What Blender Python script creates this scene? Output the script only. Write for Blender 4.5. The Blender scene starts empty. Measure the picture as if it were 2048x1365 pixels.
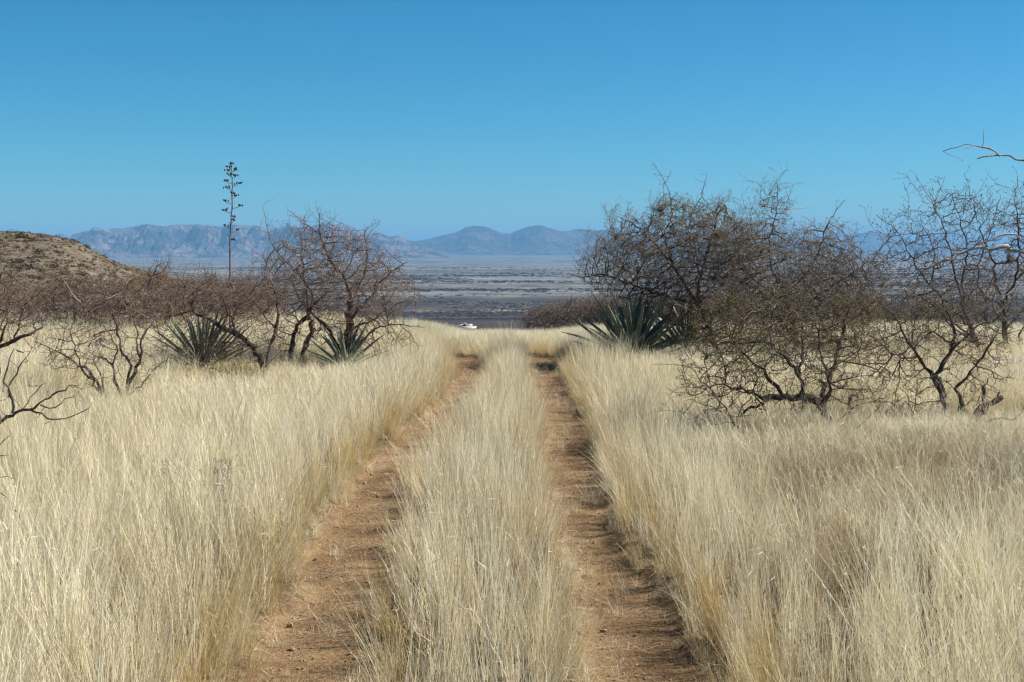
import bpy, math, random
import numpy as np
from mathutils import Vector

random.seed(7)
RNG = np.random.default_rng(7)
R = math.radians
S = bpy.context.scene
C = S.collection

# ------------------------------------------------------------------ camera
FPX, Y0, EYE = 2844.0, 505.0, 1.9            # focal length in photo pixels, eye-level row, eye height
PITCH = math.atan((682.5 - Y0) / FPX)
cam = bpy.data.cameras.new('camera')
cam_o = bpy.data.objects.new('camera', cam)
C.objects.link(cam_o)
cam_o.location = (0, 0, EYE)
cam_o.rotation_euler = (math.pi / 2 - PITCH, 0, 0)
cam.sensor_width = 36.0
cam.lens = FPX / 2048 * 36
cam.clip_start = 0.1
cam.clip_end = 200000
S.camera = cam_o

# ------------------------------------------------------------------ sky, sun, exposure
SUN_EL, SUN_AZ = R(44), R(80)                 # azimuth: clockwise from +Y (the view) towards +X (right)
world = bpy.data.worlds.new('World')
S.world = world
world.use_nodes = True
wn = world.node_tree
wn.nodes.clear()
sky = wn.nodes.new('ShaderNodeTexSky')
sky.sky_type = 'NISHITA'
sky.sun_disc = False
sky.sun_elevation = SUN_EL
sky.sun_rotation = SUN_AZ
sky.altitude = 1400
sky.air_density = 1.0
sky.dust_density = 0.0
sky.ozone_density = 4.0
# deepen the sky evenly to the polarised blue of the photograph: one power and gain per channel
sep_ = wn.nodes.new('ShaderNodeSeparateColor')
com_ = wn.nodes.new('ShaderNodeCombineColor')
wn.links.new(sky.outputs[0], sep_.inputs[0])
for _i, (_g, _k) in enumerate(((1.9, .105), (1.15, .69), (1.2, .73))):
    _p = wn.nodes.new('ShaderNodeMath'); _p.operation = 'POWER'; _p.inputs[1].default_value = _g
    _m = wn.nodes.new('ShaderNodeMath'); _m.operation = 'MULTIPLY'; _m.inputs[1].default_value = _k
    wn.links.new(sep_.outputs[_i], _p.inputs[0]); wn.links.new(_p.outputs[0], _m.inputs[0]); wn.links.new(_m.outputs[0], com_.inputs[_i])
bg = wn.nodes.new('ShaderNodeBackground')
bg.inputs['Strength'].default_value = 0.05
wo = wn.nodes.new('ShaderNodeOutputWorld')
wn.links.new(com_.outputs[0], bg.inputs['Color'])
wn.links.new(bg.outputs[0], wo.inputs['Surface'])

sun = bpy.data.lights.new('sun', 'SUN')
sun.energy = 5.0
sun.angle = R(0.53)
sun.color = (1.0, 0.95, 0.86)
sun_o = bpy.data.objects.new('sun', sun)
C.objects.link(sun_o)
sd = Vector((math.sin(SUN_AZ) * math.cos(SUN_EL), math.cos(SUN_AZ) * math.cos(SUN_EL), math.sin(SUN_EL)))
sun_o.rotation_euler = sd.to_track_quat('Z', 'Y').to_euler()
sun_o.location = (40, 10, 60)

S.view_settings.view_transform = 'Standard'
S.view_settings.look = 'None'
S.view_settings.exposure = 0.95
S.view_settings.gamma = 1.0
S.view_settings.use_curve_mapping = False
S.render.engine = 'CYCLES'
S.cycles.max_bounces = 6
S.cycles.diffuse_bounces = 3
S.cycles.glossy_bounces = 2
S.cycles.transmission_bounces = 3
S.cycles.volume_bounces = 0
S.cycles.transparent_max_bounces = 4
S.cycles.caustics_reflective = False
S.cycles.caustics_refractive = False
S.cycles.use_denoising = True
S.cycles.denoiser = 'OPENIMAGEDENOISE'
S.cycles.denoising_input_passes = 'RGB_ALBEDO_NORMAL'
S.cycles.pixel_filter_type = 'BLACKMAN_HARRIS'
S.cycles.filter_width = 1.3

# ------------------------------------------------------------------ helpers
CT, ST = math.cos(PITCH), math.sin(PITCH)


def at(px, py, Y):
    """World point seen at photo pixel (px, py), Y metres ahead."""
    cx = (px - 1024) / FPX
    cy = (682.5 - py) / FPX
    dy = CT + cy * ST
    t = Y / dy
    return np.array((cx * t, Y, EYE + (-ST + cy * CT) * t))


def tag(o, label=None, cat=None, group=None, kind=None):
    if label: o['label'] = label
    if cat: o['category'] = cat
    if group: o['group'] = group
    if kind: o['kind'] = kind
    return o


def empty(name, loc=(0, 0, 0)):
    o = bpy.data.objects.new(name, None)
    o.empty_display_size = 0.2
    o.location = loc
    C.objects.link(o)
    return o


def np_mesh(name, v, quads=None, tris=None, mat=None, attrs=None, smooth=True):
    v = np.asarray(v, np.float32).reshape(-1, 3)
    me = bpy.data.meshes.new(name)
    q = np.zeros((0, 4), np.int32) if quads is None else np.asarray(quads, np.int32).reshape(-1, 4)
    t = np.zeros((0, 3), np.int32) if tris is None else np.asarray(tris, np.int32).reshape(-1, 3)
    me.vertices.add(len(v))
    me.vertices.foreach_set('co', v.ravel())
    nl = q.size + t.size
    if nl:
        me.loops.add(nl)
        me.loops.foreach_set('vertex_index', np.concatenate([q.ravel(), t.ravel()]).astype(np.int32))
        npoly = len(q) + len(t)
        me.polygons.add(npoly)
        starts = np.concatenate([np.arange(len(q)) * 4, q.size + np.arange(len(t)) * 3]).astype(np.int32)
        me.polygons.foreach_set('loop_start', starts)
        if smooth:
            me.polygons.foreach_set('use_smooth', np.ones(npoly, bool))
    for k, a in (attrs or {}).items():
        a = np.asarray(a, np.float32)
        if a.ndim == 1:
            at_ = me.attributes.new(k, 'FLOAT', 'POINT')
            at_.data.foreach_set('value', a)
        else:
            at_ = me.attributes.new(k, 'FLOAT_VECTOR', 'POINT')
            at_.data.foreach_set('vector', a.ravel())
    me.update(calc_edges=True)
    if nl:
        me.validate()
    if mat:
        me.materials.append(mat)
    return me


def link(name, me, parent=None, loc=None):
    o = bpy.data.objects.new(name, me)
    C.objects.link(o)
    if parent is not None:
        o.parent = parent
    if loc is not None:
        o.location = loc
    return o


def smoothstep(a, b, x):
    t = np.clip((x - a) / (b - a), 0, 1)
    return t * t * (3 - 2 * t)


def vnoise(x, y, seed=0):
    """Smooth value noise in about -1..1, vectorised."""
    x = np.asarray(x, float); y = np.asarray(y, float)
    xi = np.floor(x).astype(np.int64); yi = np.floor(y).astype(np.int64)
    fx = x - xi; fy = y - yi
    fx = fx * fx * (3 - 2 * fx); fy = fy * fy * (3 - 2 * fy)

    def h(a, b):
        n = (a * 374761393 + b * 668265263 + seed * 974634617) & 0x7fffffff
        n = ((n ^ (n >> 13)) * 1274126177) & 0x7fffffff
        n = n ^ (n >> 16)
        return (n & 0xffff) / 32767.5 - 1
    return ((h(xi, yi) * (1 - fx) + h(xi + 1, yi) * fx) * (1 - fy)
            + (h(xi, yi + 1) * (1 - fx) + h(xi + 1, yi + 1) * fx) * fy)


def fbm(x, y, oct=4, seed=0, gain=0.5):
    s = 0; a = 1.0; t = 0
    for i in range(oct):
        s = s + a * vnoise(x * 2 ** i, y * 2 ** i, seed + i * 17)
        t += a; a *= gain
    return s / t


def ridged(x, y, oct=4, seed=0):
    s = 0; a = 1.0; t = 0
    for i in range(oct):
        s = s + a * (1 - np.abs(vnoise(x * 2 ** i, y * 2 ** i, seed + i * 31)))
        t += a; a *= 0.5
    return s / t


# ------------------------------------------------------------------ terrain shape
RY = np.array([0, 6.28, 7.78, 9.08, 10.9, 12.8, 13.7, 15.7, 18.3, 21.2, 23.2, 25.1, 27.2, 29.2, 31])
RL = np.array([-.93, -.94, -.98, -1.03, -1.10, -1.08, -1.0, -.86, -.69, -.62, -.70, -.82, -.98, -1.13, -1.2])
RR = np.array([.66, .63, .58, .53, .51, .545, .57, .60, .57, .54, .54, .54, .54, .53, .5])


def rut_shift(y):
    return -0.05 * np.clip(y - 28.5, 0, 12) ** 2


def rut_mask(x, y):
    """1 in the wheel ruts, 0 in the grass, with ragged edges."""
    sh = rut_shift(y)
    l = np.interp(y, RY, RL) + sh + 0.05 * vnoise(y * 1.1, 0 * y, 3) + .05 * vnoise(y * 3.1, x * 2, 13)
    r = np.interp(y, RY, RR) + sh + 0.04 * vnoise(y * 1.3, 0 * y + 9, 4) + .05 * vnoise(y * 3.3, x * 2 + 5, 14)
    wl = 0.27 + 0.05 * vnoise(y * 0.9, 0 * y + 4, 5)
    wr = 0.27 + 0.04 * vnoise(y * 0.8, 0 * y + 14, 6)
    m1 = 1 - smoothstep(wl - .06, wl + .09, np.abs(x - l))
    m2 = 1 - smoothstep(wr - .06, wr + .09, np.abs(x - r))
    return np.maximum(m1, m2)


def profile(y):
    y = np.asarray(y, float)
    z = np.where(y < 26, 0, -.006 * np.clip(y - 26, 0, 4.5) ** 2)
    z = z - .054 * np.clip(y - 30.5, 0, 969.5)
    z = z - 36 * smoothstep(1000, 2050, y)
    return z - 10 * smoothstep(4000, 12000, y) + 55 * smoothstep(12000, 27000, y)


def terr(x, y, rut=True):
    x = np.asarray(x, float); y = np.asarray(y, float)
    z = profile(y)
    near = 1 - smoothstep(60, 400, y)
    z = z + near * (0.07 * vnoise(x * .22, y * .22, 1) + 0.03 * vnoise(x * .8, y * .8, 2)) * smoothstep(1.2, 4.0, np.abs(x + .2))
    z = z + near * .22 * smoothstep(1.3, 4, -x) * smoothstep(20, 30, y)
    z = z + smoothstep(1500, 6000, y) * 5 * fbm(x / 900, y / 900, 3, 5)
    z = z - near * .15 * smoothstep(25, 30, y) * (1 - smoothstep(1.4, 3.4, np.abs(x + .3)))
    if rut:
        rm = rut_mask(x, y) * (y < 60)
        z = z - .085 * rm + .012 * near * vnoise(x * 9, y * 9, 8) * (y < 60)
    return z


# ------------------------------------------------------------------ materials
def new_mat(name):
    m = bpy.data.materials.new(name)
    m.use_nodes = True
    nt = m.node_tree
    nt.nodes.clear()
    out = nt.nodes.new('ShaderNodeOutputMaterial')
    return m, nt, out


def N(nt, t, **kw):
    n = nt.nodes.new(t)
    for k, v in kw.items():
        if k in n.inputs.keys():
            n.inputs[k].default_value = v
        else:
            setattr(n, k, v)
    return n


def ramp(nt, fac, stops, interp='LINEAR'):
    r = nt.nodes.new('ShaderNodeValToRGB')
    r.color_ramp.interpolation = interp
    e = r.color_ramp.elements
    while len(e) > 1:
        e.remove(e[0])
    e[0].position = stops[0][0]; e[0].color = (*stops[0][1], 1)
    for p, c in stops[1:]:
        x = e.new(p); x.color = (*c, 1)
    nt.links.new(fac, r.inputs[0])
    return r.outputs[0]


def mixc(nt, fac, a, b, mode='MIX'):
    m = nt.nodes.new('ShaderNodeMix')
    m.data_type = 'RGBA'; m.blend_type = mode
    for sock, v in ((m.inputs[0], fac), (m.inputs[6], a), (m.inputs[7], b)):
        if isinstance(v, (int, float)): sock.default_value = v
        elif isinstance(v, tuple): sock.default_value = (*v, 1)
        else: nt.links.new(v, sock)
    return m.outputs[2]


def math_n(nt, op, a, b=None, clamp=False):
    m = nt.nodes.new('ShaderNodeMath'); m.operation = op; m.use_clamp = clamp
    for i, v in enumerate((a, b)):
        if v is None: continue
        if isinstance(v, (int, float)): m.inputs[i].default_value = v
        else: nt.links.new(v, m.inputs[i])
    return m.outputs[0]


def noise(nt, vec, scale, detail=4, rough=.55):
    n = N(nt, 'ShaderNodeTexNoise', Scale=scale, Detail=detail, Roughness=rough)
    if vec is not None: nt.links.new(vec, n.inputs['Vector'])
    return n.outputs['Fac']


def principled(nt, out, color, rough=.8, spec=.2, normal=None):
    p = nt.nodes.new('ShaderNodeBsdfPrincipled')
    if isinstance(color, tuple): p.inputs['Base Color'].default_value = (*color, 1)
    else: nt.links.new(color, p.inputs['Base Color'])
    p.inputs['Roughness'].default_value = rough
    p.inputs['Specular IOR Level'].default_value = spec
    if normal is not None: nt.links.new(normal, p.inputs['Normal'])
    if out is not None: nt.links.new(p.outputs[0], out.inputs['Surface'])
    return p


def bump(nt, h, strength=.5, dist=.02):
    b = N(nt, 'ShaderNodeBump', Strength=strength, Distance=dist)
    nt.links.new(h, b.inputs['Height'])
    return b.outputs[0]


def attr(nt, name):
    a = nt.nodes.new('ShaderNodeAttribute'); a.attribute_name = name
    return a


def geo_pos(nt):
    return nt.nodes.new('ShaderNodeNewGeometry').outputs['Position']


def mat_ground():
    m, nt, out = new_mat('desert_soil')
    pos = geo_pos(nt)
    rut = attr(nt, 'rut').outputs['Fac']
    n1 = noise(nt, pos, 2.2, 5); n2 = noise(nt, pos, 34, 4, .7); n3 = noise(nt, pos, 120, 2)
    soil = ramp(nt, n1, [(.3, (.115, .073, .039)), (.5, (.205, .134, .072)), (.72, (.30, .21, .12))])
    grit = ramp(nt, n2, [(.34, (.42, .4, .38)), (.5, (.95, .93, .9)), (.68, (1.35, 1.3, 1.22))])
    soil = mixc(nt, .85, soil, grit, 'MULTIPLY')
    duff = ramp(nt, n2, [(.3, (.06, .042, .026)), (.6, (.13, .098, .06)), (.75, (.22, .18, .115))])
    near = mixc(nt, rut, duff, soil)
    # the valley: patches of straw-coloured grassland, dark thorn scrub nearer by, bare flats
    sep = N(nt, 'ShaderNodeSeparateXYZ'); nt.links.new(pos, sep.inputs[0])
    va = noise(nt, pos, .0042, 8, .72); vb = noise(nt, pos, .0008, 5, .6); vc = noise(nt, pos, .016, 6, .7)
    mx = math_n(nt, 'ADD', math_n(nt, 'MULTIPLY', va, .5), math_n(nt, 'ADD', math_n(nt, 'MULTIPLY', vb, .22), math_n(nt, 'MULTIPLY', vc, .28)))
    far = ramp(nt, mx, [(.41, (.04, .042, .042)), (.465, (.08, .078, .072)), (.5, (.122, .119, .11)), (.545, (.175, .168, .155)), (.62, (.25, .225, .205))])
    dark = ramp(nt, mx, [(.38, (.024, .02, .022)), (.5, (.042, .035, .034)), (.55, (.055, .046, .042)), (.58, (.17, .14, .1)), (.62, (.3, .25, .18))])
    mr = N(nt, 'ShaderNodeMapRange'); nt.links.new(math_n(nt, 'ADD', sep.outputs['Y'], math_n(nt, 'MULTIPLY', vb, 1800)), mr.inputs[0])
    mr.inputs[1].default_value = 3300; mr.inputs[2].default_value = 3900
    valley = mixc(nt, mr.outputs[0], dark, far)
    mr2 = N(nt, 'ShaderNodeMapRange'); nt.links.new(sep.outputs['Y'], mr2.inputs[0])
    mr2.inputs[1].default_value = 60; mr2.inputs[2].default_value = 500
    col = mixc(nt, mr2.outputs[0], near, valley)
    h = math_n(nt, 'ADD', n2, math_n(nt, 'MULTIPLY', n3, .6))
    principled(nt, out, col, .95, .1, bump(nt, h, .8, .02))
    return m


def mat_hill():
    m, nt, out = new_mat('hillside_grass_and_scree')
    pos = geo_pos(nt)
    n1 = noise(nt, pos, .05, 5, .6); n2 = noise(nt, pos, .6, 6, .7); n3 = noise(nt, pos, .2, 4, .6)
    base = ramp(nt, n2, [(.33, (.062, .05, .038)), (.47, (.12, .095, .07)), (.6, (.185, .15, .11)), (.72, (.26, .22, .165))])
    scree = ramp(nt, n3, [(.4, (.2, .18, .165)), (.6, (.3, .28, .26))])
    f = ramp(nt, n1, [(.56, (0, 0, 0)), (.66, (.8, .8, .8))])
    principled(nt, out, mixc(nt, f, base, scree), .95, .1, bump(nt, n2, 1, .6))
    return m


def mat_mountain(name, rock, rock2, scrub, bias):
    m, nt, out = new_mat(name)
    pos = geo_pos(nt)
    n1 = noise(nt, pos, .0016, 7, .65); n2 = noise(nt, pos, .006, 6, .65)
    c = ramp(nt, n2, [(.35, rock), (.65, rock2)])
    f = ramp(nt, n1, [(bias - .06, (0, 0, 0)), (bias + .06, (1, 1, 1))])
    nrm = nt.nodes.new('ShaderNodeNewGeometry').outputs['Normal']
    principled(nt, out, mixc(nt, f, c, scrub), 1, .05, bump(nt, n2, 1, 140))
    return m


def mat_grass(name, lo, mid, hi, tr=.30, basec=(.40, .28, .125)):
    m, nt, out = new_mat(name)
    a = attr(nt, 'blade')
    sep = N(nt, 'ShaderNodeSeparateXYZ'); nt.links.new(a.outputs['Vector'], sep.inputs[0])
    oi = nt.nodes.new('ShaderNodeObjectInfo')
    pn = noise(nt, geo_pos(nt), .55, 1)
    v = math_n(nt, 'ADD', math_n(nt, 'MULTIPLY', sep.outputs['Y'], .5),
               math_n(nt, 'ADD', math_n(nt, 'MULTIPLY', oi.outputs['Random'], .25), math_n(nt, 'MULTIPLY', pn, .3)))
    c = ramp(nt, v, [(.12, lo), (.5, mid), (.92, hi)])
    hf = ramp(nt, sep.outputs['X'], [(0, (0, 0, 0)), (.55, (1, 1, 1))])
    c = mixc(nt, hf, mixc(nt, .42, c, basec), c)
    p = principled(nt, None, c, .5, .35)
    t = nt.nodes.new('ShaderNodeBsdfTranslucent')
    nt.links.new(c, t.inputs['Color'])
    ms = nt.nodes.new('ShaderNodeMixShader'); ms.inputs[0].default_value = tr
    nt.links.new(p.outputs[0], ms.inputs[1]); nt.links.new(t.outputs[0], ms.inputs[2])
    nt.links.new(ms.outputs[0], out.inputs['Surface'])
    return m


def mat_bark(name, dark, light, twig, grey=0.0):
    m, nt, out = new_mat(name)
    tc = nt.nodes.new('ShaderNodeTexCoord')
    rad = attr(nt, 'rad').outputs['Fac']
    n1 = noise(nt, tc.outputs['Object'], 38, 5, .65); n2 = noise(nt, tc.outputs['Object'], 6, 3); n3 = noise(nt, tc.outputs['Object'], 2.3, 2)
    bark = ramp(nt, n1, [(.32, dark), (.68, light)])
    tw = ramp(nt, n2, [(.32, tuple(c * .6 for c in twig)), (.6, twig), (.75, tuple(min(1, c * 1.7 + .05) for c in twig))])
    f = N(nt, 'ShaderNodeMapRange'); nt.links.new(rad, f.inputs[0])
    f.inputs[1].default_value = .003; f.inputs[2].default_value = .011
    c = mixc(nt, f.outputs[0], tw, bark)
    if grey:
        g = ramp(nt, n3, [(.60, (0, 0, 0)), (.66, (grey, grey, grey))])
        c = mixc(nt, g, c, (.34, .31, .29))
    principled(nt, out, c, .85, .2, bump(nt, n1, .9, .012))
    return m


def mat_leafy(name, a, b, tr=.3):
    m, nt, out = new_mat(name)
    n1 = noise(nt, geo_pos(nt), 9, 3)
    c = ramp(nt, n1, [(.3, a), (.7, b)])
    p = principled(nt, None, c, .6, .3)
    t = nt.nodes.new('ShaderNodeBsdfTranslucent'); nt.links.new(c, t.inputs['Color'])
    ms = nt.nodes.new('ShaderNodeMixShader'); ms.inputs[0].default_value = tr
    nt.links.new(p.outputs[0], ms.inputs[1]); nt.links.new(t.outputs[0], ms.inputs[2])
    nt.links.new(ms.outputs[0], out.inputs['Surface'])
    return m


def mat_plain(name, a, b, scale=8, rough=.8, spec=.2, bs=.4, bd=.01):
    m, nt, out = new_mat(name)
    tc = nt.nodes.new('ShaderNodeTexCoord')
    n1 = noise(nt, tc.outputs['Object'], scale, 5, .6)
    principled(nt, out, ramp(nt, n1, [(.3, a), (.7, b)]), rough, spec, bump(nt, n1, bs, bd))
    return m


def mat_agave(name, g1, g2, dead):
    m, nt, out = new_mat(name)
    tc = nt.nodes.new('ShaderNodeTexCoord')
    t = attr(nt, 'along').outputs['Fac']
    oi = nt.nodes.new('ShaderNodeObjectInfo')
    mp = N(nt, 'ShaderNodeMapping'); mp.inputs['Scale'].default_value = (30, 30, 2.5)
    nt.links.new(tc.outputs['Object'], mp.inputs[0])
    n1 = noise(nt, mp.outputs[0], 1, 4, .6)
    c = ramp(nt, n1, [(.3, g1), (.7, g2)])
    c = mixc(nt, math_n(nt, 'MULTIPLY', oi.outputs['Random'], .25), c, dead)
    tip = ramp(nt, t, [(.93, (0, 0, 0)), (.96, (1, 1, 1))])
    c = mixc(nt, tip, c, (.05, .03, .022))
    principled(nt, out, c, .5, .35, bump(nt, n1, .25, .004))
    return m


M_GROUND = mat_ground()
M_HILL = mat_hill()
M_MT_L = mat_mountain('pink_granite_range', (.075, .062, .06), (.27, .205, .185), (.035, .04, .036), .52)
M_MT_R = mat_mountain('brown_far_range', (.07, .065, .055), (.16, .135, .115), (.045, .047, .04), .5)
M_GRASS = mat_grass('dry_lovegrass', (.37, .28, .135), (.74, .655, .44), (.93, .90, .75))
M_GOLD = mat_grass('golden_grass', (.36, .24, .10), (.54, .40, .18), (.68, .54, .28), .3)
M_BROWN = mat_grass('grey_brown_seeding_grass', (.19, .14, .08), (.33, .255, .155), (.54, .45, .3), .28, (.26, .18, .09))
M_STRAW = mat_grass('straw_litter', (.4, .31, .18), (.56, .46, .3), (.7, .62, .46), .15)
M_BARK = mat_bark('mesquite_bark', (.030, .022, .022), (.12, .092, .082), (.175, .122, .094), .55)
M_BARK_W = mat_bark('warm_mesquite_bark', (.035, .025, .022), (.14, .10, .082), (.22, .145, .10), .5)
M_BARK_D = mat_bark('dark_mesquite_bark', (.036, .028, .027), (.13, .102, .09), (.135, .098, .076), .4)
M_BARK_G = mat_bark('grey_dead_bark', (.16, .13, .115), (.48, .42, .37), (.36, .29, .24))
M_LOG = mat_bark('rotten_wood', (.035, .02, .018), (.13, .08, .065), (.1, .06, .05))
M_OLIVE = mat_leafy('olive_leaflets', (.12, .096, .028), (.29, .23, .075))
M_TANLEAF = mat_leafy('dry_tan_leaflets', (.2, .15, .07), (.36, .29, .14))
M_YELLOW = mat_leafy('yellow_green_broom', (.16, .12, .02), (.34, .26, .06))
M_AGAVE = mat_agave('agave_leaf', (.075, .102, .075), (.135, .175, .13), (.26, .2, .13))
M_AGAVE_D = mat_agave('dying_agave_leaf', (.13, .12, .085), (.24, .22, .16), (.3, .22, .14))
M_STONE = mat_plain('rut_gravel', (.2, .11, .062), (.46, .3, .19), 12)
M_WHITE_ST = mat_plain('pale_stone', (.45, .44, .42), (.72, .72, .7), 9)
M_STALK = mat_plain('dry_agave_stalk', (.10, .055, .045), (.2, .12, .1), 20)
M_POD = mat_plain('dark_seed_pods', (.035, .024, .02), (.085, .06, .05), 60)
M_PEAR = mat_plain('purple_cactus_pad', (.05, .03, .03), (.10, .07, .055), 30)
M_SCRUB = mat_leafy('hillside_scrub', (.05, .042, .028), (.12, .095, .06), .15)
M_SCRUB2 = mat_leafy('valley_thorn_scrub', (.03, .025, .023), (.07, .055, .048), .1)
M_ROOFW = mat_plain('white_metal_roof', (.32, .32, .315), (.42, .42, .41), .4, .45, .4, .1)
M_ROOFT = mat_plain('tan_roof', (.4, .33, .24), (.5, .43, .32), .4)
M_WALL = mat_plain('stucco_wall', (.3, .25, .2), (.38, .32, .26), .6)
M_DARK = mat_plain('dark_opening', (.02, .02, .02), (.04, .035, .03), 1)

# ------------------------------------------------------------------ ground: one graded sheet to the horizon
def graded(first, step, growth, limit):
    a = [first]
    while a[-1] < limit:
        a.append(a[-1] + step); step *= growth
    return a


xs_f = np.arange(-2.4, 2.4001, .06)
xr = np.array(graded(2.4, .08, 1.055, 60000))
xs = np.concatenate([-xr[:0:-1], xs_f, xr[1:]])
ys = np.concatenate([np.arange(-6, 4, .5), np.arange(4, 18, .10), np.arange(18, 36, .16), np.array(graded(36, .25, 1.042, 70000))])
GX, GY = np.meshgrid(xs, ys)
GZ = terr(GX, GY)
nx, ny = len(xs), len(ys)
idx = np.arange(nx * ny).reshape(ny, nx)
quads = np.stack([idx[:-1, :-1], idx[:-1, 1:], idx[1:, 1:], idx[1:, :-1]], -1).reshape(-1, 4)
rutv = rut_mask(GX, GY) * (GY < 60)
ground = link('ground', np_mesh('ground', np.stack([GX, GY, GZ], -1), quads, None, M_GROUND, {'rut': rutv.ravel()}))
tag(ground, 'reddish soil of the two-rut track and the valley floor beyond', kind='structure')

# ------------------------------------------------------------------ hill on the left
HU = (np.array([-900, -300, 0, 60, 110, 150, 200, 250, 300, 350, 400, 470, 540, 620, 700]) - 1024) / FPX
HP = np.array([478, 470, 468, 470, 474, 483, 508, 530, 545, 556, 562, 572, 600, 650, 690])
HD = 260.0
HZ = EYE - (HP - Y0) / FPX * HD - float(profile(HD)) - 1.0


def hill_h(x, y):
    u = x / np.maximum(y, 1)
    s = smoothstep(95, 250, y) * (1 - smoothstep(285, 460, y))
    h = np.interp(u, HU, np.clip(HZ, 0, None)) * s
    return h * (1 + .05 * fbm(x / 18, y / 18, 4, 40) * smoothstep(0, 5, h)) + .3 * fbm(x / 5, y / 5, 3, 41) * smoothstep(0, 3, h)


hx = np.linspace(-210, -20, 220); hy = np.linspace(92, 465, 230)
HXG, HYG = np.meshgrid(hx, hy)
hh = hill_h(HXG, HYG)
HZG = terr(HXG, HYG, False) + hh - .25
hi = np.arange(HXG.size).reshape(HXG.shape)
hq = np.stack([hi[:-1, :-1], hi[:-1, 1:], hi[1:, 1:], hi[1:, :-1]], -1).reshape(-1, 4)
hill = link('hill', np_mesh('hill', np.stack([HXG, HYG, HZG], -1), hq, None, M_HILL))
tag(hill, 'scrub-dotted tan hillside at the left', kind='structure')


def hill_z(x, y):
    return terr(x, y, False) + hill_h(x, y) - .25


# ------------------------------------------------------------------ far mountain ranges
def mountains(name, label, sky, D, W, mat, seed, n=560, rough=.35, jag=0.0, fine=1.0):
    px = np.array([p[0] for p in sky], float); py = np.array([p[1] for p in sky], float)
    base = float(profile(D)) - 12
    u = np.linspace(px[0], px[-1], n)
    H = EYE - (np.interp(u, px, py) - Y0) / FPX * D - base
    H = np.clip(H, 0, None)
    v = np.linspace(-1, 1, 110)
    U, V = np.meshgrid(u, v)
    Y = D + V * W * (1 + 0 * U)
    X = (U - 1024) / FPX * Y
    Hm = np.interp(U, u, H)
    meander = .22 * fbm(U / 90, 0 * U, 3, seed + 5)
    Vm = np.clip(V - meander * (1 - np.abs(V)), -1, 1)
    spur = ridged(X / (W * .34), Y / (W * .6), 3 if fine < 1 else 5, seed)
    spur2 = ridged(X / (W * .11) + 3, Y / (W * .2), 4, seed + 3)
    a = np.abs(Vm)
    prof = (1 - a) ** 1.25
    er = smoothstep(0.02, .35, a) * (1 - a) ** .6
    spur3 = ridged(X / (W * .045) + 7, Y / (W * .16), 3, seed + 6)
    h = Hm * (prof * (1 + 0 * a) + er * rough * ((spur - .62) * 1.6 + (spur2 - .62) * .9 * fine + (spur3 - .62) * .5 * fine))
    h = h * (1 - .04 * er) + Hm * jag * (1 - a) * fbm(X / 260, Y / 500, 4, seed + 8)
    h = np.clip(h, -5, None) * smoothstep(0, .06, 1 - np.abs(V))
    Z = base + h * (Y / D) ** .0
    ii = np.arange(U.size).reshape(U.shape)
    q = np.stack([ii[:-1, :-1], ii[:-1, 1:], ii[1:, 1:], ii[1:, :-1]], -1).reshape(-1, 4)
    o = link(name, np_mesh(name, np.stack([X, Y, Z], -1), q, None, mat))
    return tag(o, label, kind='structure')


SK_FAR = [(-700, 500), (-500, 480), (-300, 470), (-120, 476), (-40, 470), (0, 462), (12, 463), (24, 457), (36, 463), (55, 474), (90, 486), (140, 505), (160, 512)]
SK_L = [(80, 512), (104, 486), (114, 470), (124, 467), (133, 470), (142, 477), (147, 469), (160, 466), (170, 463), (180, 462), (190, 456), (205, 457), (218, 460), (245, 457), (270, 453), (295, 449), (310, 451),
        (330, 453), (345, 451), (385, 450), (420, 452), (450, 455), (490, 449), (520, 452), (545, 458), (575, 452), (600, 456), (640, 449), (660, 448), (690, 458), (702, 456), (720, 462), (750, 466),
        (768, 470), (780, 474), (800, 470), (810, 478), (830, 484), (850, 492), (880, 505), (900, 513)]
SK_R = [(700, 514), (780, 496), (820, 483), (850, 480), (880, 473), (910, 466), (920, 462), (932, 455), (950, 452), (970, 454), (990, 461), (1008, 468), (1014, 466), (1020, 468), (1030, 463), (1055, 455), (1080, 451), (1100, 457), (1125, 464),
        (1140, 461), (1158, 457), (1180, 459), (1210, 461), (1240, 466), (1300, 474), (1400, 485), (1500, 500), (1600, 514)]
SK_RR = [(1250, 512), (1400, 486), (1520, 476), (1620, 474), (1700, 470), (1745, 464), (1790, 470), (1830, 484), (1900, 490), (2000, 488), (2100, 493), (2300, 485), (2500, 480), (2800, 500)]
mountains('distant_mountains', 'small pale peak far behind the hill', SK_FAR, 34000, 2600, M_MT_R, 70, 260, .3)
mountains('rocky_mountain_range', 'rugged pinkish mountain range on the left horizon', SK_L, 22000, 2600, M_MT_L, 20, 820, .85, .06)
mountains('smooth_mountain_range', 'blue twin-peaked mountains at the middle of the horizon', SK_R, 27000, 3000, M_MT_R, 33, 620, .75, 0, .28)
mountains('mesa_mountain_range', 'faint mesa-like mountains behind the trees at right', SK_RR, 38000, 3000, M_MT_R, 52, 420, .3)

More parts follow.
